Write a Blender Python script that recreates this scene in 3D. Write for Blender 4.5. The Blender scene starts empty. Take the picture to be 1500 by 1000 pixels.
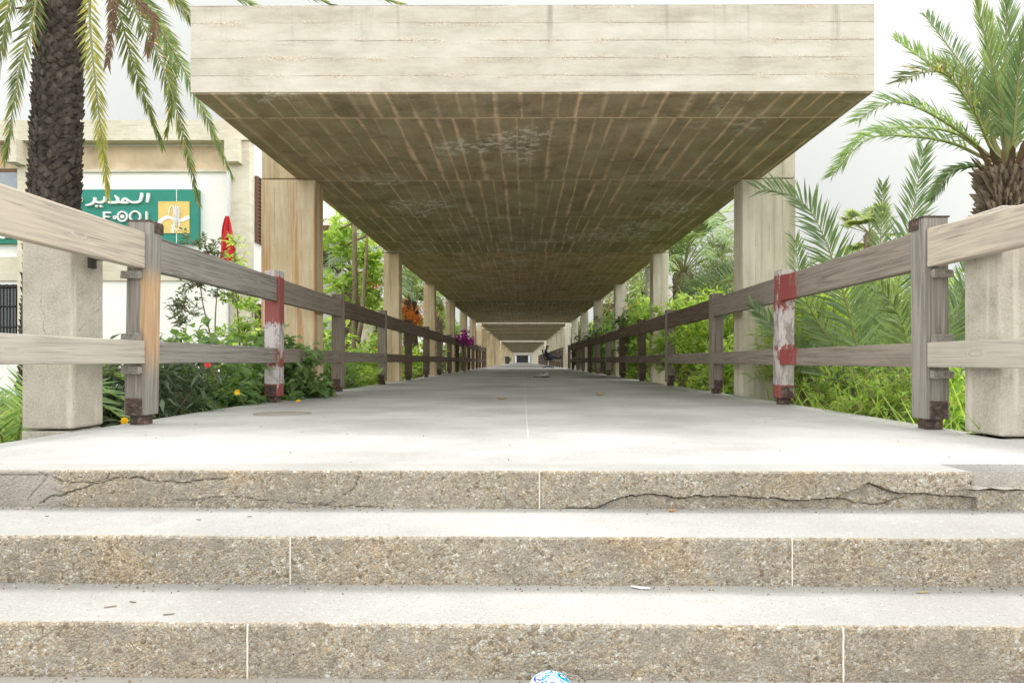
import bpy, math, random
import numpy as np
from mathutils import Vector as V, noise as mnoise
PI = math.pi
S = bpy.context.scene
C = S.collection
EYE = 0.39

def at(x, y, d):
    """a point of the place from where it shows in the photograph (1500 x 1000) and its distance"""
    return V(((x - 765) * d / 1000, d, EYE + (529 - y) * d / 1000))

# ------------------------------------------------------------------ materials
class NT:
    def __init__(s, name):
        s.m = bpy.data.materials.new(name); s.m.use_nodes = True
        s.t = s.m.node_tree; s.t.nodes.clear()
        s.out = s.t.nodes.new('ShaderNodeOutputMaterial')
    def n(s, typ, ins=None, **kw):
        nd = s.t.nodes.new('ShaderNode' + typ)
        for k, v in kw.items(): setattr(nd, k, v)
        for k, v in (ins or {}).items():
            sock = nd.inputs[k]
            if hasattr(v, 'is_linked'): s.t.links.new(v, sock)
            else:
                if isinstance(v, tuple) and len(v) == 3 and sock.type == 'RGBA': v = v + (1,)
                sock.default_value = v
        return nd
    def coord(s, kind='Object'): return s.n('TexCoord').outputs[kind]
    def mapping(s, vec, scale=(1,1,1), loc=(0,0,0)):
        return s.n('Mapping', {'Vector': vec, 'Scale': scale, 'Location': loc}).outputs[0]
    def noise(s, vec, scale, detail=4, rough=.6, dist=0, col=False):
        nd = s.n('TexNoise', {'Vector': vec, 'Scale': scale, 'Detail': detail, 'Roughness': rough, 'Distortion': dist})
        return nd.outputs['Color' if col else 'Fac']
    def voro(s, vec, scale, feature='F1', out='Distance', rnd=1.0):
        return s.n('TexVoronoi', {'Vector': vec, 'Scale': scale, 'Randomness': rnd}, feature=feature).outputs[out]
    def math(s, op, a, b=0.0, c=0.0, clamp=False):
        nd = s.t.nodes.new('ShaderNodeMath'); nd.operation = op; nd.use_clamp = clamp
        for i, v in enumerate((a, b, c)):
            if hasattr(v, 'is_linked'): s.t.links.new(v, nd.inputs[i])
            else: nd.inputs[i].default_value = v
        return nd.outputs[0]
    def rng(s, v, a, b, c=0.0, d=1.0, smooth=True):
        nd = s.n('MapRange', {'Value': v, 'From Min': a, 'From Max': b, 'To Min': c, 'To Max': d})
        if smooth: nd.interpolation_type = 'SMOOTHSTEP'
        return nd.outputs[0]
    def ramp(s, fac, stops, interp='LINEAR'):
        nd = s.n('ValToRGB', {'Fac': fac}); cr = nd.color_ramp; cr.interpolation = interp
        while len(cr.elements) < len(stops): cr.elements.new(.5)
        for e, (p, c) in zip(cr.elements, stops): e.position = p; e.color = tuple(c) + (1,)
        return nd.outputs[0]
    def mix(s, fac, a, b, blend='MIX'):
        nd = s.n('MixRGB', {'Fac': fac, 'Color1': a, 'Color2': b}, blend_type=blend)
        return nd.outputs[0]
    def sep(s, vec): return s.n('SeparateXYZ', {'Vector': vec}).outputs
    def comb(s, x, y, z):
        nd = s.t.nodes.new('ShaderNodeCombineXYZ')
        for i, v in enumerate((x, y, z)):
            if hasattr(v, 'is_linked'): s.t.links.new(v, nd.inputs[i])
            else: nd.inputs[i].default_value = v
        return nd.outputs[0]
    def vadd(s, a, b): return s.n('VectorMath', {0: a, 1: b}, operation='ADD').outputs[0]
    def vscale(s, a, k):
        return s.n('VectorMath', {0: a, 'Scale': k}, operation='SCALE').outputs[0]
    def rand(s): return s.n('ObjectInfo').outputs['Random']
    def bump(s, h, strength=.3, dist=.01):
        return s.n('Bump', {'Height': h, 'Strength': strength, 'Distance': dist}).outputs[0]
    def done(s, col, rough=.8, normal=None, spec=.3, metal=0.0):
        ins = {'Base Color': col, 'Roughness': rough, 'Specular IOR Level': spec, 'Metallic': metal}
        if normal is not None: ins['Normal'] = normal
        b = s.n('BsdfPrincipled', ins)
        s.t.links.new(b.outputs[0], s.out.inputs[0]); return s.m

def mat_plain(name, col, rough=.7, var=.12, spec=.3, scale=6, metal=0.0):
    t = NT(name); v = t.coord()
    f = t.noise(v, scale, 5)
    c = t.mix(1.0, col, t.ramp(f, [(.25, (1-var*1.6,)*3), (.75, (1+var,)*3)]), 'MULTIPLY')
    return t.done(c, rough, t.bump(t.noise(v, scale*12, 3), .1, .004), spec, metal)

def mat_concrete(name, base, dark, vertical=True, board=.14, streak=None, line=.55, streak_amt=.5):
    """board marked concrete: board lines, blow holes, soft weather stains"""
    t = NT(name); v = t.coord(); x, y, z = t.sep(v)
    r = t.math('MULTIPLY', t.rand(), 17.0)
    v2 = t.vadd(v, t.comb(r, r, 0.0))
    wob = t.math('MULTIPLY', t.math('SUBTRACT', t.noise(v2, 3, 3), .5), .02)
    if vertical: q = t.math('ADD', t.math('ADD', x, t.math('MULTIPLY', y, .9)), wob)
    else: q = t.math('ADD', z, wob)
    qb = t.math('DIVIDE', q, board)
    fr = t.math('FRACT', qb); cell = t.math('FLOOR', qb)
    edge = t.math('MINIMUM', fr, t.math('SUBTRACT', 1.0, fr))
    ln = t.rng(edge, 0.0, .045, 1.0, 0.0)
    brk = t.rng(t.noise(v2, 5, 3), .42, .6)
    ln = t.math('MULTIPLY', ln, brk)
    tone = t.n('TexWhiteNoise', {'W': cell}, noise_dimensions='1D').outputs['Value']
    big = t.noise(v2, 1.1, 5, .65)
    sv = t.mapping(v2, (7, 7, .5) if vertical else (1.2, 1.2, 7))
    grain = t.noise(sv, 2.2, 5, .7)
    fine = t.noise(v2, 70, 3)
    f = t.math('ADD', t.math('MULTIPLY', big, .5), t.math('MULTIPLY', grain, .5))
    c = t.mix(t.rng(f, .36, .66), dark, base)
    c = t.mix(t.math('MULTIPLY', tone, .22), c, dark)
    c = t.mix(t.math('MULTIPLY', ln, line), c, tuple(k * .45 for k in dark))
    c = t.mix(t.rng(fine, .55, .8, 0, .3), c, tuple(min(1, k * 1.2) for k in base))
    holes = t.rng(t.voro(v2, 26), .05, .085, 1, 0)
    holes = t.math('MULTIPLY', holes, t.rng(t.noise(v2, 2.3, 2), .5, .62))
    c = t.mix(t.math('MULTIPLY', holes, .75), c, tuple(k * .3 for k in dark))
    if streak:
        st = t.noise(t.mapping(v2, (6, 6, .22)), 1.6, 5, .65)
        sm = t.math('MULTIPLY', t.rng(st, .49, .6), t.rng(t.noise(t.mapping(v2, (3, 3, .7)), .9, 2), .3, .5))
        c = t.mix(t.math('MULTIPLY', sm, streak_amt), c, streak)
    h = t.math('SUBTRACT', t.math('ADD', t.math('MULTIPLY', grain, .5), t.math('MULTIPLY', fine, .35)),
               t.math('ADD', t.math('MULTIPLY', ln, .8), t.math('MULTIPLY', holes, 1.0)))
    return t.done(c, .88, t.bump(h, .45, .012), .2)

def mat_fascia():
    t = NT('fascia_concrete'); v = t.coord(); x, y, z = t.sep(v)
    wob = t.math('MULTIPLY', t.math('SUBTRACT', t.noise(v, 2.2, 4), .5), .018)
    qb = t.math('DIVIDE', t.math('ADD', z, wob), .138)
    fr = t.math('FRACT', qb); cell = t.math('FLOOR', qb)
    edge = t.math('MINIMUM', fr, t.math('SUBTRACT', 1.0, fr))
    ln = t.math('MULTIPLY', t.rng(edge, 0, .05, 1, 0), t.rng(t.noise(t.mapping(v, (1, 1, 9)), 2.3, 4), .4, .62))
    tone = t.n('TexWhiteNoise', {'W': cell}, noise_dimensions='1D').outputs['Value']
    # gravel pockets hugging the board joints
    pock = t.math('MULTIPLY', t.rng(edge, .02, .3, 1, 0), t.rng(t.noise(t.mapping(v, (1.1, 1, 5)), 1.7, 5, .7), .46, .62))
    peb = t.voro(v, 95)
    pebc = t.voro(v, 95, out='Color')
    pcol = t.ramp(t.sep(pebc)[0], [(0, (.36, .27, .19)), (.4, (.68, .57, .45)), (.75, (.5, .46, .4)), (1, (.76, .72, .64))])
    f = t.noise(t.mapping(v, (1.0, 1.0, 3.5)), 1.5, 6, .68)
    c = t.ramp(f, [(.28, (.34, .305, .25)), (.5, (.505, .465, .395)), (.72, (.615, .585, .525))])
    c = t.mix(t.math('MULTIPLY', tone, .25), c, (.68, .65, .59))
    c = t.mix(t.math('MULTIPLY', pock, .75), c, pcol)
    c = t.mix(t.math('MULTIPLY', ln, t.rng(t.noise(v, 30, 4, .8), .35, .65, .1, .75)), c, (.28, .23, .18))
    # dark algae runs from the top edge
    run = t.math('MULTIPLY', t.rng(t.noise(t.mapping(v, (5, 1, .35)), 1.5, 5, .6), .56, .72),
                 t.rng(t.math('ADD', z, t.math('MULTIPLY', t.noise(v, 3.5, 3), .3)), .38, .86))
    c = t.mix(t.math('MULTIPLY', run, .6), c, (.22, .2, .16))
    holes = t.math('MULTIPLY', t.rng(t.voro(v, 19), .035, .06, 1, 0), t.rng(t.noise(v, 2, 2), .45, .6))
    c = t.mix(t.math('MULTIPLY', holes, .8), c, (.16, .13, .1))
    h = t.math('ADD', t.math('MULTIPLY', t.noise(v, 22, 5), .6), t.math('MULTIPLY', t.math('SUBTRACT', t.math('MULTIPLY', peb, pock), t.math('ADD', ln, holes)), .9))
    return t.done(c, .9, t.bump(h, .5, .015), .2)

def mat_soffit():
    t = NT('soffit_concrete'); v = t.coord(); x, y, z = t.sep(v)
    ny = t.comb(t.math('MULTIPLY', x, 2.0), t.math('MULTIPLY', y, .35), 0.0)
    wob = t.math('MULTIPLY', t.math('SUBTRACT', t.noise(ny, 1.6, 3), .5), .05)
    bay0 = t.math('FLOOR', t.math('DIVIDE', t.math('SUBTRACT', y, .55), 2.04))
    off = t.math('MULTIPLY', t.n('TexWhiteNoise', {'W': t.math('ADD', bay0, t.math('MULTIPLY', t.rand(), 50.0))}, noise_dimensions='1D').outputs['Value'], .11)
    xw = t.math('ADD', t.math('ADD', x, wob), off)
    xw = t.math('ADD', xw, t.math('MULTIPLY', t.math('SINE', t.math('ADD', t.math('MULTIPLY', x, 9.0), t.math('MULTIPLY', bay0, 2.3))), .026))
    qb = t.math('DIVIDE', xw, .172)
    fr = t.math('FRACT', qb); cell = t.math('FLOOR', qb)
    edge = t.math('MINIMUM', fr, t.math('SUBTRACT', 1.0, fr))
    lw = t.rng(t.noise(t.comb(t.math('MULTIPLY', x, 6.0), t.math('MULTIPLY', y, .8), 0.0), 1.0, 3), .3, .72, .04, .26)
    ln = t.math('SUBTRACT', 1.0, t.math('DIVIDE', edge, lw), clamp=True)
    joint_cell = t.n('TexWhiteNoise', {'W': t.math('ADD', cell, .37)}, noise_dimensions='1D').outputs['Value']
    yb = t.math('DIVIDE', t.math('SUBTRACT', y, .55), 2.04)
    fy = t.math('FRACT', t.math('ADD', yb, t.math('MULTIPLY', wob, .25)))
    ey = t.math('MINIMUM', fy, t.math('SUBTRACT', 1.0, fy))
    ly = t.rng(ey, 0, .014, 1, 0)
    bay = t.math('FLOOR', yb)
    tone = t.n('TexWhiteNoise', {'Vector': t.comb(cell, bay, 0.0)}, noise_dimensions='2D').outputs['Value']
    f = t.noise(v, 2.0, 7, .7)
    g = t.noise(t.mapping(v, (14, 1.6, 1)), 2.2, 5, .7)
    c = t.ramp(f, [(.3, (.27, .205, .135)), (.5, (.45, .36, .245)), (.7, (.62, .525, .38))])
    c = t.mix(t.math('MULTIPLY', tone, .3), c, (.24, .185, .125))
    c = t.mix(t.rng(g, .45, .75, 0, .5), c, (.55, .385, .25))
    c = t.mix(t.math('MULTIPLY', t.rng(t.noise(v, .55, 4), .5, .66), .5), c, (.36, .31, .185))
    c = t.mix(1.0, c, t.ramp(t.rand(), [(0, (.78, .8, .74)), (.5, (1, 1, 1)), (1, (1.12, 1.06, .96))]), 'MULTIPLY')
    lc = t.math('MULTIPLY', ln, t.rng(t.noise(t.mapping(v, (3, 1, 1)), 2.5, 4), .3, .6, .25, 1))
    lc = t.math('MULTIPLY', lc, t.rng(t.n('TexWhiteNoise', {'Vector': t.comb(t.math('FLOOR', t.math('ADD', qb, .5)), bay0, 3.0)}, noise_dimensions='3D').outputs['Value'], 0, 1, .5, 1.3, False), clamp=True)
    c = t.mix(t.math('MULTIPLY', lc, .85), c, (.84, .60, .41))
    c = t.mix(t.math('MULTIPLY', ly, .75), c, (.78, .58, .38))
    c = t.mix(t.rng(t.noise(t.vadd(v, (9.0, 2.0, 0.0)), 1.9, 6, .72), .5, .66, 0, .55), c, (.15, .118, .078))
    c = t.mix(t.rng(t.noise(t.mapping(v, (3, 3, 1)), 9, 4, .75), .5, .7, 0, .35), c, (.5, .40, .28))
    # lime bloom: flaky white patches
    fl = t.math('MULTIPLY', t.rng(t.noise(t.vadd(v, (3.7, 1.2, 0.0)), .62, 3, .5), .55, .64), t.rng(t.noise(v, 9, 6, .75), .48, .58))
    c = t.mix(t.math('MULTIPLY', fl, .75), c, (.74, .70, .62))
    h = t.math('ADD', t.math('ADD', t.math('MULTIPLY', ln, .9), ly), t.math('ADD', t.math('MULTIPLY', g, .4), t.math('MULTIPLY', t.noise(v, 45, 3), .3)))
    return t.done(c, .9, t.bump(h, .6, .015), .15)

def mat_pebble():
    t = NT('exposed_aggregate'); v = t.coord(); x, y, z = t.sep(v)
    vj = t.vadd(v, t.vscale(t.noise(v, 40, 2, col=True), .006))
    def layer(sc, off):
        vv = t.vadd(vj, (off, off, off))
        d = t.voro(vv, sc, 'DISTANCE_TO_EDGE'); k = t.sep(t.voro(vv, sc, out='Color'))
        return d, k
    d1, k1 = layer(100, 0.0); d2, k2 = layer(185, 3.3)
    stone = [(0, (.24, .19, .14)), (.12, (.36, .29, .21)), (.3, (.48, .41, .32)), (.46, (.56, .45, .31)), (.6, (.47, .44, .39)), (.74, (.63, .54, .41)), (.88, (.60, .57, .51)), (1, (.78, .74, .67))]
    c1 = t.ramp(k1[0], stone); c2 = t.ramp(k2[0], stone)
    c = t.mix(t.math('GREATER_THAN', k1[1], .42), c2, c1)
    d = t.math('ADD', t.math('MULTIPLY', t.rng(d1, 0, .25), .6), t.math('MULTIPLY', t.rng(d2, 0, .25), .4))
    mort = t.ramp(t.noise(v, 14, 5, .7), [(.3, (.29, .26, .22)), (.7, (.48, .44, .38))])
    c = t.mix(t.rng(d, .04, .3), mort, c)
    # cement skin that still covers parts of the face, most near the foot
    skin = t.math('ADD', t.noise(v, 4.5, 6, .7), t.noise(t.mapping(v, (1, 1, 2)), 16, 4, .7))
    c = t.mix(t.rng(skin, .92, 1.18, 0, .8), c, mort)
    drk = t.rng(t.voro(vj, 31), .045, .08, 1, 0)
    drk = t.math('MULTIPLY', drk, t.math('GREATER_THAN', t.sep(t.voro(vj, 31, out='Color'))[1], .62))
    c = t.mix(t.math('MULTIPLY', drk, .9), c, (.045, .04, .035))
    big = t.noise(v, 1.4, 4)
    c = t.mix(t.rng(big, .38, .68, 0, .45), c, t.mix(1.0, c, (.7, .67, .64), 'MULTIPLY'))
    c = t.mix(t.rng(t.noise(v, 2.6, 3), .5, .72, 0, .45), c, t.mix(1.0, c, (1.22, 1.02, .78), 'MULTIPLY'))
    return t.done(c, .85, t.bump(t.math('ADD', d, t.math('MULTIPLY', t.noise(v, 60, 3), .5)), .9, .006), .25)

def mat_floor(name, base, dark, joints=True, speck=1.0):
    t = NT(name); v = t.coord(); x, y, z = t.sep(v)
    f = t.noise(v, .8, 6, .6); g = t.noise(v, 190, 2); g2 = t.noise(v, 65, 3, .7)
    c = t.mix(t.rng(f, .32, .68), dark, base)
    c = t.mix(t.rng(g, .56, .74, 0, .55 * speck), c, tuple(k * .45 for k in dark))
    c = t.mix(t.rng(g2, .55, .75, 0, .35 * speck), c, tuple(min(1, k * 1.15) for k in base))
    sc = t.noise(t.mapping(v, (.6, 5, 1)), 3, 5, .7, 1.0)
    c = t.mix(t.rng(sc, .62, .76, 0, .4), c, tuple(k * .6 for k in dark))
    c = t.mix(t.rng(t.noise(v, 3.1, 6, .7), .56, .72, 0, .35), c, tuple(k * .75 for k in dark))
    if joints:
        w = t.math('MULTIPLY', t.math('SUBTRACT', t.noise(v, 3, 2), .5), .012)
        jx = t.rng(t.math('ABSOLUTE', t.math('SUBTRACT', t.math('ADD', x, w), .03)), .002, .006, 1, 0)
        jy = t.math('ABSOLUTE', t.math('SUBTRACT', t.math('FRACT', t.math('DIVIDE', t.math('SUBTRACT', y, 2.2), 5.4)), .5))
        jy = t.rng(jy, .0008, .003, 1, 0)
        c = t.mix(t.math('MULTIPLY', jx, .35), c, (.75, .72, .66))
        c = t.mix(t.math('MULTIPLY', jy, .5), c, (.16, .14, .12))
    spots = t.math('MULTIPLY', t.rng(t.voro(v, 2.3), .02, .05, 1, 0), .55)
    c = t.mix(spots, c, (.22, .19, .16))
    return t.done(c, .62, t.bump(t.math('ADD', t.math('MULTIPLY', g, .4), t.math('MULTIPLY', g2, .6)), .3, .004), .35)

def mat_wood(name, light, mid, dark, axis, paint=None, zones=(), knots=True, bare=None, yzone=None):
    t = NT(name); v = t.coord(); r = t.math('MULTIPLY', t.rand(), 31.0)
    v2 = t.vadd(v, t.comb(r, r, r))
    sc = (75, 2.0, 75) if axis == 'y' else (75, 75, 2.0)
    if knots:
        kd = t.voro(t.mapping(v2, (3, 1.3, 5) if axis == 'y' else (4, 4, 1.3)), 1.6)
        kn = t.rng(kd, .01, .07, 1, 0)
        bend = t.vscale(t.comb(t.rng(kd, 0, .25, 1, 0), 0.0, t.rng(kd, 0, .25, 1, 0)), .03)
        v3 = t.vadd(v2, bend)
    else: v3 = v2; kn = None
    g = t.noise(t.mapping(v3, sc), 1.0, 6, .68, .6)
    ring = t.noise(t.mapping(v3, tuple(k * .2 for k in sc)), 1.0, 2, .4, .8)
    rings = t.math('ABSOLUTE', t.math('SUBTRACT', t.math('FRACT', t.math('MULTIPLY', ring, 7.0)), .5))
    big = t.noise(v2, 2.3, 4, .6)
    c = t.mix(t.rng(g, .3, .7), dark, mid)
    c = t.mix(t.math('MULTIPLY', t.rng(rings, .1, .45), .42), c, light)
    c = t.mix(t.rng(big, .42, .68, 0, .6), c, mid)
    crack = t.rng(t.noise(t.mapping(v2, tuple(k * (1.1 if k > 10 else .7) for k in sc)), 1.0, 3, .6), .64, .70)
    c = t.mix(t.math('MULTIPLY', crack, .7), c, tuple(k * .3 for k in dark))
    if knots: c = t.mix(t.math('MULTIPLY', kn, .5), c, tuple(k * .45 for k in (dark[0] * 1.1, dark[1] * .8, dark[2] * .6)))
    if bare:
        x, y, z = t.sep(v)
        bm_ = t.math('ADD', t.noise(t.mapping(v, (10, 10, 2.2)), 1.5, 5, .7), t.math('MULTIPLY', t.rng(x, .01, .055), .34))
        bm_ = t.math('MULTIPLY', t.rng(bm_, .56, .78), t.math('MULTIPLY', t.rng(z, .25, .5), t.rng(z, .85, 1.0, 1, 0)))
        c = t.mix(t.math('MULTIPLY', bm_, .55), c, t.mix(.55, bare, t.mix(1.0, c, (2.6, 1.7, .9), 'MULTIPLY')))
    if paint:
        x, y, z = t.sep(v); pm = t.noise(t.mapping(v, (9, 9, 3.2)), 1.5, 7, .78)
        cov = 0.0
        for a0, a1, b1, b0, k in zones: cov = t.math('MAXIMUM', cov, t.math('MULTIPLY', t.math('MULTIPLY', t.rng(z, a0, a1), t.rng(z, b1, b0, 1, 0)), k))
        if yzone: cov = t.math('MULTIPLY', cov, t.math('MAXIMUM', t.math('MULTIPLY', t.rng(y, yzone[0], yzone[1]), t.rng(y, yzone[2], yzone[3], 1, 0)), 0.0))
        else:
            wh = t.rng(t.noise(t.mapping(v, (8, 8, 3)), 2.2, 5, .7), .44, .52); c = t.mix(t.math('MULTIPLY', wh, .7), c, (.58, .53, .52))
        pm = t.math('ADD', pm, t.math('SUBTRACT', cov, .5))
        c = t.mix(t.rng(pm, .49, .52), c, paint)
    return t.done(c, .82, t.bump(t.math('SUBTRACT', g, crack), .4, .004), .2)

def mat_rust():
    t = NT('rusty_steel'); v = t.coord(); f = t.noise(v, 26, 6, .75)
    c = t.ramp(f, [(.3, (.035, .03, .028)), (.48, (.085, .06, .052)), (.58, (.15, .095, .078)), (.68, (.40, .36, .34))])
    return t.done(c, .75, t.bump(f, .6, .006), .35, .25)

def mat_leaf(name, a, b, trans=.35, rough=.5, dead=None):
    t = NT(name)
    geo = t.n('NewGeometry').outputs['Random Per Island']
    a = tuple(k * 1.45 for k in a); b = tuple(k * 1.45 for k in b); trans = min(.6, trans + .12)
    f = t.noise(t.coord(), 1.6, 3)
    c = t.mix(geo, a, b)
    c = t.mix(t.rng(f, .4, .7, 0, .35), c, tuple(k * .7 for k in a))
    if dead: c = t.mix(t.math('GREATER_THAN', t.math('FRACT', t.math('MULTIPLY', geo, 37.0)), .95), c, dead)
    p = t.n('BsdfPrincipled', {'Base Color': c, 'Roughness': rough, 'Specular IOR Level': .35})
    tr = t.n('BsdfTranslucent', {'Color': t.mix(1.0, c, (1.3, 1.2, .6), 'MULTIPLY')})
    m = t.n('MixShader', {0: trans, 1: p.outputs[0], 2: tr.outputs[0]})
    t.t.links.new(m.outputs[0], t.out.inputs[0]); return t.m

def mat_bark(name, a, b, scale=9, stretch=.4):
    t = NT(name); v = t.coord(); f = t.noise(t.mapping(v, (1, 1, stretch)), scale, 6, .72)
    g = t.n('NewGeometry').outputs['Random Per Island']
    c = t.mix(t.rng(f, .3, .7), a, b)
    c = t.mix(t.math('MULTIPLY', g, .6), c, tuple(k * .5 for k in a))
    return t.done(c, .9, t.bump(f, .7, .015), .15)

def mat_ground():
    t = NT('garden_soil'); v = t.coord(); f = t.noise(v, .7, 6, .65); g = t.noise(v, 9, 5, .7)
    c = t.ramp(f, [(.35, (.10, .075, .05)), (.55, (.075, .1, .03)), (.7, (.11, .15, .045))])
    c = t.mix(t.rng(g, .4, .7, 0, .5), c, (.05, .06, .02))
    return t.done(c, .95, t.bump(g, .8, .04), .1)

M = {}
M['fascia'] = mat_fascia(); M['soffit'] = mat_soffit(); M['pebble'] = mat_pebble()
M['col'] = mat_concrete('column_concrete', (.76, .71, .60), (.56, .50, .40), board=.155, streak=(.30, .25, .17), streak_amt=.35)
M['col_warm'] = mat_concrete('column_concrete_bounce_tint', (.72, .60, .42), (.50, .385, .24), board=.155, streak=(.26, .17, .08), streak_amt=.45)  # warm tint painted in for the yellowish bounced light on the sign-side row
M['col_rust'] = mat_concrete('column_concrete_rust_runs', (.74, .63, .46), (.53, .41, .26), board=.155, streak=(.45, .22, .08), streak_amt=.7)  # rust runs over the same painted-in bounced-light tint
def mat_pillar():
    t = NT('weathered_pebbly_concrete'); v = t.coord(); f = t.noise(v, 3.2, 6, .7); g = t.noise(v, 85, 3, .7); h = t.voro(v, 60)
    c = t.ramp(f, [(.3, (.30, .27, .225)), (.5, (.43, .395, .335)), (.72, (.53, .49, .42))])
    c = t.mix(t.rng(g, .5, .72, 0, .55), c, (.62, .56, .46)); c = t.mix(t.rng(g, .28, .44, .55, 0), c, (.2, .175, .145))
    p = t.math('MULTIPLY', t.rng(h, .1, .3, 1, 0), t.math('GREATER_THAN', t.sep(t.voro(v, 60, out='Color'))[0], .7))
    c = t.mix(t.math('MULTIPLY', p, .6), c, (.66, .58, .45))
    st = t.rng(t.noise(t.mapping(v, (11, 11, .5)), 1.2, 4), .56, .7); c = t.mix(t.math('MULTIPLY', st, .5), c, (.66, .61, .52))
    cr = t.rng(t.voro(t.vadd(v, t.vscale(t.noise(v, 9, 4, col=True), .12)), 1.6, 'DISTANCE_TO_EDGE'), 0, .008, 1, 0)
    c = t.mix(t.math('MULTIPLY', t.math('MULTIPLY', cr, t.rng(f, .5, .6)), .6), c, (.12, .1, .08))
    return t.done(c, .9, t.bump(t.math('ADD', g, t.math('MULTIPLY', f, .7)), .8, .008), .2)
M['pillar'] = mat_pillar()
M['path'] = mat_floor('path_terrazzo', (.50, .49, .482), (.33, .322, .315), True, 2.6)
M['tread'] = mat_floor('tread_cement', (.425, .415, .40), (.30, .288, .275), False, 1.8)
M['patch'] = mat_floor('mortar_patch', (.44, .41, .37), (.22, .195, .165), False, 1.6)
M['mortar'] = mat_plain('mortar_joint', (.72, .68, .60), .9)
M['pave'] = mat_floor('lower_paving', (.50, .47, .44), (.36, .33, .3), False)
GREY = ((.39, .365, .335), (.265, .245, .22), (.14, .127, .112))
PINE = ((.62, .53, .41), (.47, .405, .335), (.30, .26, .23))
PALE = ((.52, .48, .40), (.42, .385, .33), (.28, .25, .215))
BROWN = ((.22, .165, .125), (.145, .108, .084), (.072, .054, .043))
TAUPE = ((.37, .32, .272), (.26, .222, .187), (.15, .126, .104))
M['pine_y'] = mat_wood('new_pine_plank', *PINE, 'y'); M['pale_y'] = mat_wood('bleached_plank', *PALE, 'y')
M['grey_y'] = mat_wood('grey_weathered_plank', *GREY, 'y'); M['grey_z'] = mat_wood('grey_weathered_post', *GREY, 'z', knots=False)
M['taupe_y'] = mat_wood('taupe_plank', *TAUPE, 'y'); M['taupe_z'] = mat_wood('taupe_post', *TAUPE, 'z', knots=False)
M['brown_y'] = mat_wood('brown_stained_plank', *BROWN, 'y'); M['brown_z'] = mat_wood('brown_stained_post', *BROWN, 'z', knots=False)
M['orange_z'] = mat_wood('post_with_bare_orange_wood', *GREY, 'z', knots=False, bare=(.62, .36, .15))
M['red_z'] = mat_wood('post_with_flaking_red_paint', (.50, .46, .45), (.36, .325, .31), (.2, .17, .165), 'z', (.27, .085, .078), ((.02, .06, .17, .2, .62), (.33, .42, .52, .62, .5), (.55, .98, 1.15, 1.22, .6)), False)
M['red_full_z'] = mat_wood('post_with_more_flaking_red_paint', (.50, .46, .45), (.36, .325, .31), (.2, .17, .165), 'z', (.27, .085, .078), ((.02, .06, .17, .2, .62), (.25, .36, .46, .56, .55), (.5, .86, 1.16, 1.24, .72)), False)
M['red_l_y'] = mat_wood('grey_plank_with_red_end', *GREY, 'y', (.30, .075, .07), ((.3, .31, 1.3, 1.4, .54),), yzone=(1.95, 2.2, 2.4, 2.5))
M['red_r_y'] = mat_wood('taupe_plank_with_red_end', *TAUPE, 'y', (.30, .075, .07), ((.3, .31, 1.3, 1.4, .62),), yzone=(1.2, 2.0, 2.4, 2.5))
M['rust'] = mat_rust()
M['steel'] = mat_plain('dark_steel', (.09, .085, .085), .5, spec=.5, metal=.6)
M['white'] = mat_plain('white_render', (.90, .895, .87), .85, .04, scale=1.2)
M['cream'] = mat_concrete('cream_concrete', (.74, .70, .60), (.58, .52, .41), vertical=False, board=.3, line=.25)
M['tan'] = mat_plain('ochre_band_render', (.62, .49, .34), .85, .22, scale=1.6)
M['glass'] = mat_plain('window_glass', (.035, .042, .05), .12, .1, .8)
M['glass_pale'] = mat_plain('window_glass_pale', (.25, .29, .34), .15, .1, .8)
M['brownframe'] = mat_plain('brown_window_frame', (.16, .09, .055), .6)
M['black'] = mat_plain('black_metal', (.02, .02, .022), .5)
M['green'] = mat_plain('sign_green', (.025, .24, .185), .45, .05)
M['letter'] = mat_plain('white_letters', (.82, .82, .80), .5, .03)
M['yellow'] = mat_plain('emblem_yellow', (.74, .54, .17), .5, .08)
M['red'] = mat_plain('flag_red', (.55, .02, .03), .7, .2)
M['leaf_dark'] = mat_leaf('oleander_leaf', (.06, .09, .052), (.13, .17, .11), .25)
M['leaf_mid'] = mat_leaf('broad_leaf', (.09, .165, .065), (.21, .31, .13), .4)
M['leaf_lime'] = mat_leaf('lime_leaf', (.17, .29, .06), (.37, .48, .15), .5, dead=(.30, .22, .08))
M['leaf_bright'] = mat_leaf('bright_leaf', (.19, .31, .08), (.38, .49, .19), .5)
M['leaf_grey'] = mat_leaf('grey_willow_leaf', (.15, .20, .11), (.28, .34, .22), .4)
M['leaf_weed'] = mat_leaf('weed_leaf', (.17, .29, .06), (.33, .42, .13), .45, dead=(.36, .27, .12))
M['frond'] = mat_leaf('palm_frond', (.11, .17, .075), (.26, .33, .165), .35, .42)
M['frond_deep'] = mat_leaf('palm_frond_deep', (.085, .14, .065), (.19, .265, .135), .3, .42)
M['frond_olive'] = mat_leaf('palm_frond_olive', (.07, .10, .04), (.20, .24, .085), .35, .5, dead=(.42, .33, .10))
M['frond_gold'] = mat_leaf('palm_frond_yellowing', (.17, .20, .05), (.42, .38, .10), .4, .5)
M['frond_pale'] = mat_leaf('palm_frond_pale', (.15, .25, .10), (.27, .36, .18), .4, .5)
M['stalk'] = mat_plain('frond_stalk', (.24, .24, .09), .6)
M['dead'] = mat_bark('dry_frond_brown', (.14, .09, .055), (.24, .16, .10))
M['fruit'] = mat_leaf('date_sprays_orange', (.52, .19, .05), (.68, .30, .10), .15)
M['bark_palm'] = mat_bark('palm_trunk_scales', (.062, .052, .046), (.165, .14, .122), 14, .8)
M['bark_brown'] = mat_bark('palm_boot_brown', (.19, .145, .11), (.40, .31, .24), 14, .5)
M['bark'] = mat_bark('grey_bark', (.22, .17, .11), (.36, .29, .2), 12)
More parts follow.
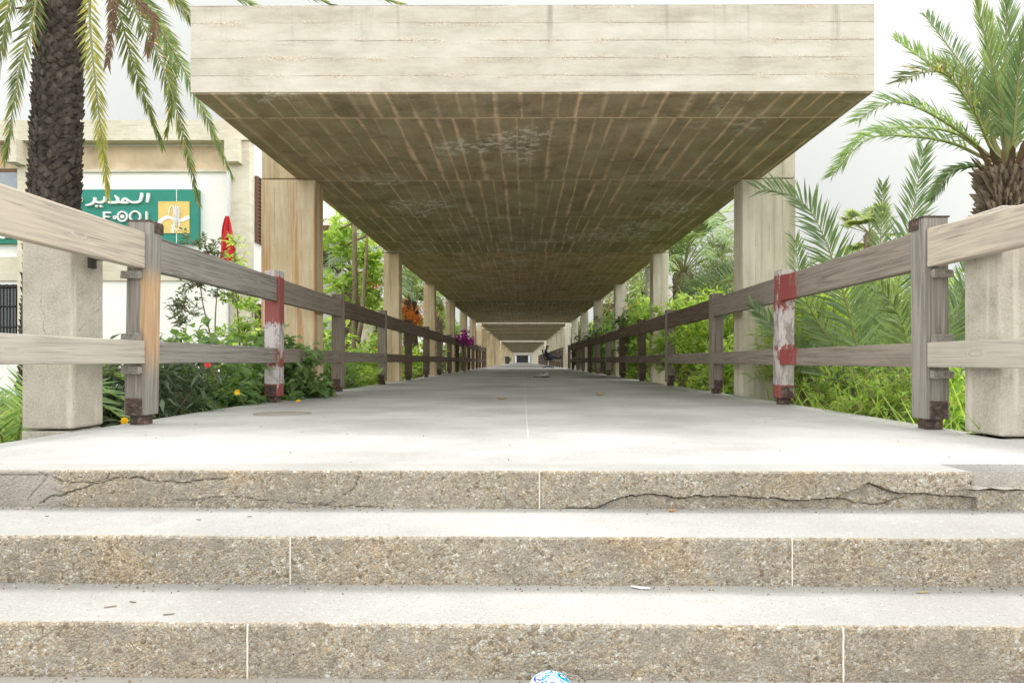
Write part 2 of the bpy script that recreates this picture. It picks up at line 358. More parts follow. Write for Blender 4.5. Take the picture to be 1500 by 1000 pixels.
M['ground'] = mat_ground()
M['fl_yellow'] = mat_leaf('yellow_petal', (.8, .5, .02), (.85, .6, .05), .3)
M['fl_red'] = mat_leaf('red_petal', (.65, .03, .04), (.75, .12, .1), .3)
M['fl_purple'] = mat_leaf('purple_bract', (.30, .03, .32), (.48, .08, .5), .3)
M['navy'] = mat_plain('navy_cloth', (.012, .013, .022), .8); M['jeans'] = mat_plain('dark_jeans', (.015, .025, .045), .85)
M['skin'] = mat_plain('skin', (.42, .25, .17), .55, .05); M['hair'] = mat_plain('black_hair', (.01, .009, .008), .6)
M['plastic'] = mat_plain('black_plastic', (.015, .015, .016), .4); M['chrome'] = mat_plain('grey_tube', (.5, .5, .5), .35, metal=.5)
M['orangeleaf'] = mat_plain('dry_leaf_orange', (.50, .22, .07), .7); M['brownleaf'] = mat_plain('dry_leaf_brown', (.17, .11, .06), .8)
M['paper'] = mat_plain('crumpled_paper', (.80, .80, .82), .7); M['tanleaf'] = mat_plain('dry_leaf_tan', (.4, .3, .16), .8)
M['cover'] = mat_floor('drain_cover_cement', (.34, .30, .26), (.24, .21, .18), False, 1.6)
M['bin'] = mat_plain('dark_grey_metal', (.055, .055, .058), .6)
M['bluewhite'] = mat_plain('pale_blue_wall', (.55, .62, .68), .6)

def mat_ball():
    t = NT('blue_white_teal_plastic'); v = t.coord(); x, y, z = t.sep(v)
    ang = t.n('Math', {0: y, 1: x}, operation='ARCTAN2').outputs[0]
    s = t.math('FRACT', t.math('ADD', t.math('MULTIPLY', t.noise(v, 22, 4, .6, 1.5), 3.0), t.math('MULTIPLY', ang, .5)))
    c = t.ramp(s, [(0, (.02, .06, .55)), (.22, (.02, .38, .42)), (.42, (.75, .85, .88)), (.6, (.03, .2, .62)), (.8, (.85, .88, .9))], 'CONSTANT')
    return t.done(c, .2, None, .6)
M['ball'] = mat_ball()

# ------------------------------------------------------------------ mesh building
class MB:
    def __init__(s): s.v = []; s.f = []; s.m = []
    def face(s, idx, m=0): s.f.append(idx); s.m.append(m)
    def box(s, a, b, m=0, skew=None):
        x0, y0, z0 = a; x1, y1, z1 = b; n = len(s.v)
        s.v += [(x0,y0,z0),(x1,y0,z0),(x1,y1,z0),(x0,y1,z0),(x0,y0,z1),(x1,y0,z1),(x1,y1,z1),(x0,y1,z1)]
        for q in ((0,3,2,1),(4,5,6,7),(0,1,5,4),(1,2,6,5),(2,3,7,6),(3,0,4,7)): s.face(tuple(n+i for i in q), m)
        return s
    def hexa(s, P, m=0):
        n = len(s.v); s.v += [tuple(p) for p in P]
        for q in ((0,3,2,1),(4,5,6,7),(0,1,5,4),(1,2,6,5),(2,3,7,6),(3,0,4,7)): s.face(tuple(n+i for i in q), m)
        return s
    def tube(s, pts, rad, k=6, m=0, cap=True):
        pts = [V(p) for p in pts]; n0 = len(s.v); N = len(pts)
        if not hasattr(rad, '__len__'): rad = [rad] * N
        ref = None
        for i, p in enumerate(pts):
            t = (pts[min(i+1, N-1)] - pts[max(i-1, 0)])
            if t.length < 1e-9: t = V((0,0,1))
            t.normalize()
            if ref is None: ref = V((1,0,0)) if abs(t.x) < .9 else V((0,1,0))
            u = (ref - t * ref.dot(t)).normalized(); w = t.cross(u); ref = u
            for j in range(k):
                a = 2 * PI * j / k
                s.v.append(tuple(p + (u * math.cos(a) + w * math.sin(a)) * rad[i]))
        for i in range(N-1):
            for j in range(k):
                j2 = (j+1) % k
                s.face((n0+i*k+j, n0+i*k+j2, n0+(i+1)*k+j2, n0+(i+1)*k+j), m)
        if cap:
            s.face(tuple(n0+j for j in reversed(range(k))), m); s.face(tuple(n0+(N-1)*k+j for j in range(k)), m)
        return s
    def lathe(s, c, prof, k=24, m=0):
        n0 = len(s.v); c = V(c)
        for r, z in prof:
            for j in range(k):
                a = 2*PI*j/k; s.v.append((c.x + r*math.cos(a), c.y + r*math.sin(a), c.z + z))
        for i in range(len(prof)-1):
            for j in range(k):
                j2 = (j+1) % k; s.face((n0+i*k+j, n0+i*k+j2, n0+(i+1)*k+j2, n0+(i+1)*k+j), m)
        s.face(tuple(n0+j for j in reversed(range(k))), m); s.face(tuple(n0+(len(prof)-1)*k+j for j in range(k)), m)
        return s
    def strip(s, pts, w, y0, y1, closed=False, m=0):
        """raised lettering stroke in the x-z plane, y0 front, y1 back; w may vary"""
        pts = [V((p[0], 0, p[1])) for p in pts]; N = len(pts); n0 = len(s.v)
        ws = w if hasattr(w, '__len__') else [w] * N
        for i, p in enumerate(pts):
            a = pts[(i-1) % N] if closed or i > 0 else p; b = pts[(i+1) % N] if closed or i < N-1 else p
            t = (b - a).normalized(); nn = V((-t.z, 0, t.x)) * ws[i] / 2
            for q, y in ((p+nn, y0), (p-nn, y0), (p-nn, y1), (p+nn, y1)): s.v.append((q.x, y, q.z))
        for i in range(N if closed else N-1):
            a = n0 + i*4; b = n0 + ((i+1) % N)*4
            for j in range(4): s.face((a+j, b+j, b+(j+1) % 4, a+(j+1) % 4), m)
        if not closed:
            s.face((n0, n0+1, n0+2, n0+3), m); e = n0+(N-1)*4; s.face((e+3, e+2, e+1, e), m)
        return s
    def poly(s, pts, y0, y1, m=0):
        n0 = len(s.v); N = len(pts)
        s.v += [(p[0], y0, p[1]) for p in pts] + [(p[0], y1, p[1]) for p in pts]
        s.face(tuple(n0+i for i in range(N)), m); s.face(tuple(n0+N+i for i in reversed(range(N))), m)
        for i in range(N): s.face((n0+i, n0+(i+1) % N, n0+N+(i+1) % N, n0+N+i), m)
        return s
    def blade(s, p, d, side, l, w, droop=0.0, m=0, fold=.25):
        """one folded leaf: five corners, four faces"""
        n = len(s.v); up = side.cross(d)
        mid = p + d * (l * .45) - V((0, 0, droop * l * .25)); tip = p + d * l - V((0, 0, droop * l))
        s.v += [tuple(p), tuple(mid + side * w * .5 + up * w * fold), tuple(tip), tuple(mid - side * w * .5 + up * w * fold), tuple(mid)]
        for q in ((0, 4, 1), (4, 2, 1), (0, 3, 4), (4, 3, 2)): s.face(tuple(n+i for i in q), m)
    def sliver(s, p, d, wv, l, w, droop, m=0):
        """one long leaflet: narrow foot, wide middle, pointed drooping tip"""
        n = len(s.v); h = wv * (w * .5)
        mid = p + d * (l * .42) - V((0, 0, droop * l * .12)); tip = p + d * l - V((0, 0, droop * l))
        s.v += [tuple(p + h * .35), tuple(p - h * .35), tuple(mid - h), tuple(mid + h), tuple(tip)]
        s.face((n, n+1, n+2, n+3), m); s.face((n+3, n+2, n+4), m)
    def build(s, name, mats, parent=None, smooth=False, bevel=0.0):
        me = bpy.data.meshes.new(name); off = V(parent['_o']) if parent is not None else V((0,0,0))
        a = np.array(s.v, dtype=float) - np.array(off)[None, :]
        me.from_pydata([tuple(r) for r in a.tolist()], [], s.f)
        if not isinstance(mats, (list, tuple)): mats = [mats]
        for m in mats: me.materials.append(M[m])
        if len(mats) > 1: me.polygons.foreach_set('material_index', s.m)
        if smooth: me.polygons.foreach_set('use_smooth', [True] * len(s.f))
        me.validate(); me.update()
        o = bpy.data.objects.new(name, me); C.objects.link(o); o['_o'] = tuple(off)
        if parent is not None: o.parent = parent
        if bevel:
            b = o.modifiers.new('bevel', 'BEVEL'); b.width = bevel; b.segments = 2; b.limit_method = 'ANGLE'
        return o

def tag(o, label=None, cat=None, group=None, kind=None):
    if label: o['label'] = label
    if cat: o['category'] = cat
    if group: o['group'] = group
    if kind: o['kind'] = kind
    return o
def thing(name, loc, label, cat, group=None):
    o = bpy.data.objects.new(name, None); C.objects.link(o); o.location = loc; o['_o'] = tuple(loc)
    o.empty_display_size = .2
    return tag(o, label, cat, group)
def single(mb, name, mats, loc, label, cat, group=None, **kw):
    """a thing that is one mesh, its origin at its base"""
    class P(dict): pass
    o = mb.build(name, mats, None, **kw)
    o.data.transform(__import__('mathutils').Matrix.Translation(-V(loc))); o.location = loc
    return tag(o, label, cat, group)
ORD = 'first second third fourth fifth sixth seventh eighth ninth tenth eleventh twelfth thirteenth fourteenth'.split()

# ------------------------------------------------------------------ camera, sky, sun
cam = bpy.data.objects.new('camera', bpy.data.cameras.new('camera')); C.objects.link(cam)
cam.location = (0, 0, EYE); cam.rotation_euler = (PI/2, 0, .005)
cam.data.sensor_width = 36; cam.data.lens = 24
cam.data.shift_x = -10/1500; cam.data.shift_y = 29/1500
cam.data.clip_start = .05; cam.data.clip_end = 3000
S.camera = cam
SUN_EL, SUN_AZ = math.radians(63), math.radians(12)   # azimuth from +Y clockwise
w = bpy.data.worlds.new('World'); S.world = w; w.use_nodes = True
nt = w.node_tree; nt.nodes.clear()
def wn(t, **kw):
    n = nt.nodes.new('ShaderNode' + t)
    for k, v in kw.items(): setattr(n, k, v)
    return n
sky = wn('TexSky', sky_type='NISHITA', sun_disc=False, sun_elevation=SUN_EL, sun_rotation=SUN_AZ, air_density=1.0, dust_density=6.0)
bw = wn('RGBToBW'); nt.links.new(sky.outputs[0], bw.inputs[0])
# cloud cover: an even white veil with extra unseen brightness added behind the camera
tc = wn('TexCoord'); dot = wn('VectorMath', operation='DOT_PRODUCT')
sd = V((math.sin(SUN_AZ) * math.cos(SUN_EL), math.cos(SUN_AZ) * math.cos(SUN_EL), math.sin(SUN_EL)))
nt.links.new(tc.outputs['Generated'], dot.inputs[0]); dot.inputs[1].default_value = V((.12, -.72, .68)).normalized()
mr = wn('MapRange', interpolation_type='SMOOTHSTEP'); nt.links.new(dot.outputs['Value'], mr.inputs['Value'])
mr.inputs['From Min'].default_value = -.6; mr.inputs['From Max'].default_value = .55
mr.inputs['To Min'].default_value = 4.7; mr.inputs['To Max'].default_value = 14.0
mx = wn('Math', operation='MULTIPLY_ADD'); nt.links.new(bw.outputs[0], mx.inputs[0]); mx.inputs[1].default_value = .06
nt.links.new(mr.outputs[0], mx.inputs[2])
# extra sky brightness added out of view at both sides to light the walk
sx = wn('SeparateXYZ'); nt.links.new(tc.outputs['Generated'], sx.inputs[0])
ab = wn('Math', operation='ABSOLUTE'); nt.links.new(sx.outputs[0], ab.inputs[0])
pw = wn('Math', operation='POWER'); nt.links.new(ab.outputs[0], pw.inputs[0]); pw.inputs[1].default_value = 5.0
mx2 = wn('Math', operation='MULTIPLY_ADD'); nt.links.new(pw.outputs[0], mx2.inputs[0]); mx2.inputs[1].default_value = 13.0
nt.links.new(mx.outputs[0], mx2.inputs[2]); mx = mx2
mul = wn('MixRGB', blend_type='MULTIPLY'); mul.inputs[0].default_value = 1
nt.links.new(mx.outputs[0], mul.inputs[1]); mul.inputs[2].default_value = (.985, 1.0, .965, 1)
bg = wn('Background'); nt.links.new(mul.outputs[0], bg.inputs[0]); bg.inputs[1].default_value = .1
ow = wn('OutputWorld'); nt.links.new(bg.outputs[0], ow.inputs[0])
sun = bpy.data.objects.new('sun', bpy.data.lights.new('sun', 'SUN')); C.objects.link(sun)
sun.data.energy = 1.7; sun.data.angle = math.radians(15); sun.data.color = (1, .975, .94)
sun.rotation_euler = (-sd).to_track_quat('-Z', 'Y').to_euler()
S.view_settings.view_transform = 'Standard'; S.view_settings.look = 'None'; S.view_settings.gamma = 1
S.view_settings.exposure = .62

# ------------------------------------------------------------------ ground, path, steps
g = MB(); R = 700; n = 2
g.v += [(-R,-R,-.5),(R,-R,-.5),(R,R,-.5),(-R,R,-.5)]; g.face((0,1,2,3))
tag(g.build('ground', 'ground'), kind='structure')
g = MB(); g.box((-12, -14, -.7), (12, 1.95, -.413))
tag(g.build('pavement', 'pave'), kind='structure')
g = MB(); g.box((-2.48, 2.60, -.8), (2.46, 200, 0))
tag(g.build('path', 'path'), kind='structure')

def nz(x, y=0., z=0.): return mnoise.noise(V((x, y, z)))
def seg_dist(px, pz, poly):
    """distance of every grid point to a polyline"""
    best = np.full(px.shape, 9.0)
    for (ax, az), (bx, bz) in zip(poly[:-1], poly[1:]):
        dx, dz = bx-ax, bz-az; L = dx*dx+dz*dz+1e-12
        t = np.clip(((px-ax)*dx+(pz-az)*dz)/L, 0, 1)
        best = np.minimum(best, np.hypot(px-ax-t*dx, pz-az-t*dz))
    return best
def rough_line(pts, amp=.004, step=.012, seed=0):
    out = []
    for (ax, az), (bx, bz) in zip(pts[:-1], pts[1:]):
        k = max(1, int(math.hypot(bx-ax, bz-az)/step))
        for i in range(k):
            t = i/k; x = ax+(bx-ax)*t; z = az+(bz-az)*t
            out.append((x + nz(x*60, 7+seed)*amp, z + nz(x*25, z*45, 3+seed)*amp*2.2 + nz(x*110, 9+seed)*amp*1.3))
    out.append(pts[-1]); return out
SK = .0075    # the flight stands a touch askew to the walk

def step(name, d, z1, z0, back, cracks=(), lower=None, x0=-2.9, x1=2.9, end=None, left=None, seed=0):
    """riser face on a fine grid (cracks and broken lips are carved into it) and the tread behind it"""
    dx = .0045; xs = np.arange(x0, x1, dx); zr = np.arange(z0 - .02, z1 - .004, .0042)
    X, Z = np.meshgrid(xs, zr)
    Y = np.zeros_like(X)
    rng = np.random.default_rng(seed)
    lo = np.array([nz(x*3.1, seed)*.004 + nz(x*14, seed+5)*.002 for x in xs])
    Y += lo[None, :] + rng.normal(0, .0010, X.shape)
    if lower is not None:                      # the broken lip: below the line the face lies further back
        lx = [p[0] for p in lower]; lz = [p[1] for p in lower]
        L = np.interp(xs, lx, lz); inside = (xs >= lx[0]) & (xs <= lx[-1])
        bel = (Z < L[None, :]) & inside[None, :]
        depth = np.interp(xs, [lx[0], lx[0]+.2, lx[-1]-.02, lx[-1]], [.002, .014, .022, .022])
        Y = np.where(bel, Y + depth[None, :], Y)
        dist = np.abs(Z - L[None, :]); Y = np.where((dist < .004) & inside[None, :] & bel, Y + .012, Y)
    for poly, wd, dp in cracks:
        ds = seg_dist(X, Z, poly); Y += dp * np.exp(-(ds/wd)**2)
    if left is not None:                       # old mortar patch at one end
        pl = X < (left + .045*np.array([nz(z*40, 3) for z in zr])[:, None] - (Z-z1)*.4)
        Y = np.where(pl, Y + .010, Y)
    if end is not None:
        br = X > (end + .02*np.array([nz(z*30, 8) for z in zr])[:, None] + (Z-z1)*.1)
        hi = Z > z1 - .062
        Y = np.where(br & hi, Y + .02 + .5*(Z-(z1-.062)), Y)
    Y = d + X*(-SK) + Y
    rows = [np.stack([X[i], Y[i], Z[i]], 1) for i in range(len(zr))]; mrow = [0]*(len(zr)-1)
    jit = np.array([nz(x*38, seed+2)*.0016 + nz(x*95, seed+3)*.0016 + nz(x*2.2, seed+9)*.002 for x in xs])
    base = Y[-1]
    drop = np.zeros_like(xs)
    if end is not None: drop = np.where(xs > end + .012*jit*400*.3, -.045 + np.array([nz(x*9, 4)*.016 + nz(x*40, 5)*.006 for x in xs]), 0)
    for off, dz, mt in ((.004, -.0012, 0), (.010, 0, 0), (.03, .0005, 1)):
        rows.append(np.stack([xs, base + off, np.full_like(xs, z1+dz) + jit*(1 if off < .02 else .4) + drop], 1)); mrow.append(mt)
    yy = np.linspace(.06, 1, 9)
    for t in yy:
        end_y = back + xs*(-SK) if back < 2.55 else np.full_like(xs, back)
        sm = np.array([nz(x*2.0, t*3, seed)*.0015 for x in xs])
        rows.append(np.stack([xs, base + .03 + (end_y - base - .03)*t, np.full_like(xs, z1) + sm*(1-t) + drop*(1 if end is not None else 0)], 1)); mrow.append(1)
    P = np.concatenate(rows); k = len(xs); mb = MB(); mb.v = [tuple(p) for p in P.tolist()]
    xl = left if left is not None else -99
    for i in range(len(rows)-1):
        for j in range(k-1):
            mt = mrow[i]
            if mt == 0 and xs[j] < xl + .03*nz(i*.2, 3) + (zr[min(i, len(zr)-1)]-z1)*-.4: mt = 2
            if end is not None and xs[j] > end and (mt == 1 or zr[min(i, len(zr)-1)] > z1-.058): mt = 2
            mb.face((i*k+j, i*k+j+1, (i+1)*k+j+1, (i+1)*k+j), mt)
    o = mb.build(name, ['pebble', 'tread', 'patch']); tag(o, kind='structure'); return o

def P1(x, y, d): q = at(x, y, d); return (q.x, q.z)
D1, D2, D3 = 2.425, 2.03, 1.723
Z1, Z2, Z3, Z4 = 0.0, -.133, -.275, -.413
lip = rough_line([P1(790, 746, D1), P1(870, 743, D1), P1(905, 729, D1), P1(950, 722, D1), P1(1000, 727, D1), P1(1050, 724, D1), P1(1100, 727, D1),
                  P1(1180, 732, D1), P1(1222, 727, D1), P1(1270, 706, D1), P1(1312, 720, D1), P1(1425, 727, D1)], .003, .02, 1)
cr1 = rough_line([P1(50, 737, D1), P1(130, 712, D1), P1(165, 703, D1), P1(205, 702, D1), P1(260, 708, D1), P1(330, 700, D1)], .004, .012, 2)
cr2 = rough_line([P1(455, 744, D1), P1(492, 735, D1), P1(520, 712, D1), P1(528, 688, D1)], .003, .012, 3)
cr3 = rough_line([P1(255, 735, D1), P1(330, 728, D1), P1(430, 738, D1), P1(560, 744, D1)], .003, .012, 4)
cr4 = rough_line([P1(1222, 729, D1), P1(1280, 741, D1), P1(1325, 728, D1)], .003, .012, 5)
cr5 = rough_line([P1(70, 702, D1), P1(110, 709, D1), P1(150, 705, D1), P1(160, 688, D1)], .003, .012, 6)
cr6 = rough_line([P1(-60, 697, D1), P1(66, 698, D1)], .001, .02, 7); cr7 = rough_line([P1(10, 682, D1), P1(42, 690, D1), P1(60, 700, D1), P1(30, 735, D1)], .004, .01, 8)
step('step', D1, Z1, Z2, 2.602, [(cr1, .0021, .014), (cr2, .0015, .009), (cr3, .0016, .008), (cr4, .0024, .014), (cr5, .0018, .010), (cr6, .0016, .008), (cr7, .0016, .008)], lip, end=1.585, left=-1.685, seed=1)
step('step', D2, Z2, Z3, D1 + .03, seed=2)
step('step', D3, Z3, Z4, D2 + .03, seed=3)
# broken corner: the rubble bed where the first tread has gone
mb = MB(); kx, ky = 60, 16
for i in range(kx):
    for j in range(ky):
        x = 1.52 + i*(1.4/(kx-1)); y = 2.40 + j*(.23/(ky-1))
        mb.v.append((x, y - x*SK*.5, -.058 + nz(x*13, y*13)*.014 + nz(x*45, y*45)*.006 + (.01 if j > 12 else 0)))
for i in range(kx-1):
    for j in range(ky-1): mb.face((i*ky+j, (i+1)*ky+j, (i+1)*ky+j+1, i*ky+j+1))
tag(mb.build('rubble_bed', 'patch'), kind='structure')
for x, d, zt, zb in ((790, D1, Z1, Z2), (424, D2, Z2, Z3), (1158, D2, Z2, Z3), (361, D3, Z3, Z4), (1232, D3, Z3, Z4)):
    X = (x-765)*d/1000; y = d - X*SK; mb = MB()
    pts = [(X + nz(i*.8, x)*.0012, zb + (zt-zb-.002)*i/10) for i in range(11)]
    mb.strip(pts, .0036, y - .0035, y + .02); tag(mb.build('joint_line', 'mortar'), kind='structure')

# ------------------------------------------------------------------ the covered walk
SL, SR, SZ0, SZ1 = -2.62, 2.767, 2.50, 3.195
def slab(y0, y1, dz, label, group=None):
    mb = MB(); nx, ny = 24, max(4, int((y1-y0)/.25)) if y0 < 20 else 3
    x0, x1 = SL, SR; z0, z1 = SZ0+dz, SZ1+dz
    mb.box((x0, y0, z0+.012), (x1, y1, z1), 0)
    n0 = len(mb.v)
    # drip edge and soffit: a slightly uneven sheet just under the slab
    for i in range(nx+1):
        for j in range(ny+1):
            x = x0+.012 + (x1-x0-.024)*i/nx; y = y0+.012 + (y1-y0-.024)*j/ny
            e = 0 if i in (0, nx) or j in (0, ny) else nz(x*.8, y*.5)*.006
            mb.v.append((x, y, z0 + e))
    for i in range(nx):
        for j in range(ny):
            a = n0+i*(ny+1)+j; mb.face((a, a+1, a+ny+2, a+ny+1), 1)
    b = n0
    ring = [(i, 0) for i in range(nx)] + [(nx, j) for j in range(ny)] + [(i, ny) for i in range(nx, 0, -1)] + [(0, j) for j in range(ny, 0, -1)]
    ids = [n0+i*(ny+1)+j for i, j in ring]; n1 = len(mb.v)
    for q in ids: x, y, z = mb.v[q]; mb.v.append((x, y, z0+.013))
    for k in range(len(ids)):
        k2 = (k+1) % len(ids); mb.face((ids[k], n1+k, n1+k2, ids[k2]), 1)
    if y0 > 38:                                 # deeper in, a shallow beam crosses at each pair of columns
        mb.box((x0+.03, y0+.012, z0-.07), (x1-.03, y0+.30, z0-.004), 0)
    return tag(single(mb, 'roof_slab', ['fascia', 'soffit'], (0, y0, z0), label, 'roof slab', group), kind='thing')
COLY = [7.9 + 5.4*i for i in range(33)]
o = slab(5.38, COLY[1]-.02, 0, 'foremost concrete roof slab with deep cream board-marked front over the steps')
rr = random.Random(4); OPEN = {5: 3.2, 12: 3.2}    # bays left open to the sky where paths cross
for i in range(1, 32):
    lab = (f'{ORD[i]} concrete roof slab counted inward from the cream front slab' if i < 8 else
           'concrete roof slab deep inside the walk, past the first eight')
    y1 = COLY[i] + OPEN[i] if i in OPEN else COLY[i+1] - .02
    slab(COLY[i]+.02, y1, (.035, .0, .05, .02, .045)[i % 5] if i < 6 else .18, lab, 'roof slabs of the covered walk')

def column(x0, x1, y, mat, label, group, detail):
    mb = MB(); D = .33; z = SZ0 - .004
    mb.box((x0, y, -.8), (x1, y+D, z))
    o = thing('concrete_column', (.5*(x0+x1), y, -.5), label, 'column', group); o['kind'] = 'thing'
    mb.build('shaft', mat, o, bevel=.012 if detail else 0)
    cb = MB(); cb.box((x0+.004, y+.004, z+.012), (x1-.004, y+D-.004, SZ1-.05))
    cb.build('head_block', 'col' if mat != 'col_rust' else 'col_warm', o, bevel=.008 if detail else 0)
for i, y in enumerate(COLY):
    for s, a, b, side in ((-1, -3.03 if i == 0 else -2.705, -2.40, 'in the row on the green sign side'), (1, 2.544, 3.16 if i == 0 else 2.85, 'in the row opposite the green sign')):
        if i == 0: lab = ('broad concrete column with rust runs, foremost ' if s < 0 else 'broad pale concrete column, foremost ') + side
        elif i < 8: lab = f'{ORD[i]} concrete column from the steps {side}'
        else: lab = f'distant concrete column past the eighth, {side}'
        m = ('col_rust' if i == 0 else 'col_warm') if s < 0 else 'col'
        column(a, b, y, m, lab, 'columns ' + side, i < 3)
# far end of the walk
e = thing('end_building', (0, 186, -.5), 'dim building front with dark doorway closing the far end of the walk', 'building')
mb = MB(); mb.box((-14, 186, -.5), (-1.6, 190, 6)); mb.box((1.6, 186, -.5), (14, 190, 6)); mb.box((-1.6, 186, 2.0), (1.6, 190, 6)); mb.build('wall', 'cover', e)
mb = MB(); mb.box((-1.6, 186.4, 0), (1.6, 186.6, 2.0)); mb.build('door', 'black', e)
for x in (-1.95, 1.65):
    mb = MB(); mb.box((x, 185.9, .05), (x+.4, 185.99, 1.9)); mb.build('door_panel', 'bluewhite', e)

# ------------------------------------------------------------------ stub pillars at the head of the steps
def pillar(x0, x1, y, ztop, label):
    o = thing('stub_pillar', (.5*(x0+x1), y, -.5), label, 'pillar')
    mb = MB(); mb.box((x0, y, .012), (x1, y+.29, ztop)); mb.build('shaft', 'pillar', o, bevel=.012)
    mb = MB(); mb.box((x0-.004, y+.004, -.7), (x1-.02, y+.30, 0.0)); mb.build('plinth', 'pillar', o, bevel=.006)
    return o
pl = pillar(-2.79, -2.51, 3.79, 1.09, 'square grey concrete stub pillar beside the palm trunk, steel bracket on it')
pr = pillar(2.40, 2.95, 3.43, 1.172, 'grey and pebbly concrete stub pillar behind the pine railing, opposite the green sign')
mb = MB(); mb.box((-2.512, 3.93, .93), (-2.495, 3.99, 1.02)); mb.tube([(-2.5, 3.96, .985), (-2.36, 3.98, .985)], .011, 8)
mb.build('bracket', 'steel', pl)

# ------------------------------------------------------------------ timber railings
def jbox(mb, a, b, j, seed):
    r = random.Random(seed); x0, y0, z0 = a; x1, y1, z1 = b
    P = [(x0,y0,z0),(x1,y0,z0),(x1,y1,z0),(x0,y1,z0),(x0,y0,z1),(x1,y0,z1),(x1,y1,z1),(x0,y1,z1)]
    return mb.hexa([(p[0]+r.uniform(-j,j), p[1], p[2]+r.uniform(-j,j)) for p in P])
def railing(s, ys, first_end, label, far=False, ztop=1.245, skew=()):
    o = thing('timber_railing', (s*2.36, ys[0], 0), label, 'railing')
    xi, xo = s*2.29, s*2.43
    def X(a, b): return (min(a, b), max(a, b))
    prev = first_end
    for i, y in enumerate(ys):
        big = y < 13
        red = (i == 1 and not far); frm = i == 0 and not far
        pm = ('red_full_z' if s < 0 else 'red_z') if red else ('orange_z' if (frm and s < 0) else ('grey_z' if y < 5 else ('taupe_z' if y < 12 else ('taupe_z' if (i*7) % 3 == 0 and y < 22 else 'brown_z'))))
        x0, x1 = X(xi, xo); mb = MB()
        lean = {0: .022 if s < 0 else -.008, 1: .006}.get(i, 0.0) if not far else 0
        zs = [.075, .5, .9, ztop]
        zt = ztop - (.035 if s > 0 else 0)
        P = []
        mb.hexa([(x0, y-.07, .06), (x1, y-.07, .06), (x1, y+.07, .06), (x0, y+.07, .06),
                 (x0+lean, y-.07, zt), (x1+lean, y-.07, zt), (x1+lean, y+.07, zt), (x0+lean, y+.07, zt)])
        p = mb.build('post', pm, o, bevel=.008 if big else 0)
        mb = MB(); mb.box((x0+.025, y-.045, 0), (x1-.025, y+.045, .062)); mb.build('foot', 'rust', p)
        if y < 24:
            xa, xb = (s*2.315, s*2.415)
            xa, xb = X(xa, xb); mb = MB()
            mb.box((xa, y-.079, .063), (xb, y-.0705, .165)); 
            for q in (.3, .7): mb.tube([(xa+(xb-xa)*q, y-.083, .115), (xa+(xb-xa)*q, y-.0785, .115)], .009, 6)
            mb.build('base_plate', 'rust', p, bevel=.002)
        if frm:
            mb = MB(); ax, bx = X(xi - s*.006, xi + s*.05)
            mb.box((x0-.004+lean, y-.075, zt-.002), (x1+.004+lean, y+.075, zt+.006)); mb.box((ax+lean, y-.02, zt-.062), (bx+lean, y+.076, zt-.003))
            mb.build('cap', 'rust', p)
        # rails between this post and the one before it
        a, b = prev, y-.071
        if a is not None and b > a:
            if i == 0 and not far: um, lm = 'pine_y', ('pale_y')
            elif i == 1 and not far: um, lm = ('red_l_y', 'red_l_y') if s < 0 else ('red_r_y', 'red_r_y')
            elif i == 2: um, lm = ('taupe_y', 'taupe_y')
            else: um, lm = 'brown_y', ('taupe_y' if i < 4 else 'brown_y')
            rx0, rx1 = X(s*2.297, s*2.362)
            dz = -.03 if s > 0 else .0
            seg = max(1, int((b-a)/.4)) if y < 12 else 1
            for nm, z0, z1, m in (('upper_rail', .955+dz, 1.175+dz, um), ('lower_rail', .375+dz*.6, .515+dz*.6, lm)):
                mb = MB(); n0 = 0
                for k in range(seg+1):
                    yy = a + (b-a)*k/seg; jz = nz(yy*.9, i*3, s*5)*.006; jx = nz(yy*.8, i*5, 9)*.004
                    sg_ = -.055*(1-k/seg) if (s > 0 and i == 0 and nm == 'upper_rail') else 0
                    mb.v += [(rx0+jx, yy, z0+jz), (rx1+jx, yy, z0+jz), (rx1+jx, yy, z1+jz*.6+sg_), (rx0+jx, yy, z1+jz*.6+sg_)]
                for k in range(seg):
                    q = k*4
                    for j in range(4): mb.face((q+j, q+(j+1) % 4, q+4+(j+1) % 4, q+4+j))
                mb.face((3, 2, 1, 0)); mb.face((seg*4, seg*4+1, seg*4+2, seg*4+3))
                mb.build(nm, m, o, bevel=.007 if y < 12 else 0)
        if frm:
            for zc, hh in ((.915 + (-.03 if s > 0 else 0), .045), (.335 + (-.02 if s > 0 else 0), .045), (.535 + (-.02 if s > 0 else 0), .05)):
                mb = MB(); cx0, cx1 = X(s*2.315, s*2.425)
                jbox(mb, (cx0, y-.115, zc-hh*.5), (cx1, y-.0705, zc+hh*.5), .004, int(zc*100)); mb.build('cleat', 'grey_y', p, bevel=.004)
        prev = y+.071
    return o
LY = [4.22, 6.48, 8.75] + [11.5 + 2.65*i for i in range(13)]
RY = [3.96, 6.18, 8.32] + [10.9 + 2.6*i for i in range(10)]
railing(-1, LY, 2.62, 'two-bar timber railing along the walk on the green sign side')
railing(1, RY, 2.62, 'two-bar timber railing with red paint, along the walk opposite the green sign')
railing(1, [40.4 + 2.7*i for i in range(22)], None, 'distant dark timber railing beyond the gap, behind the seated person', far=True)

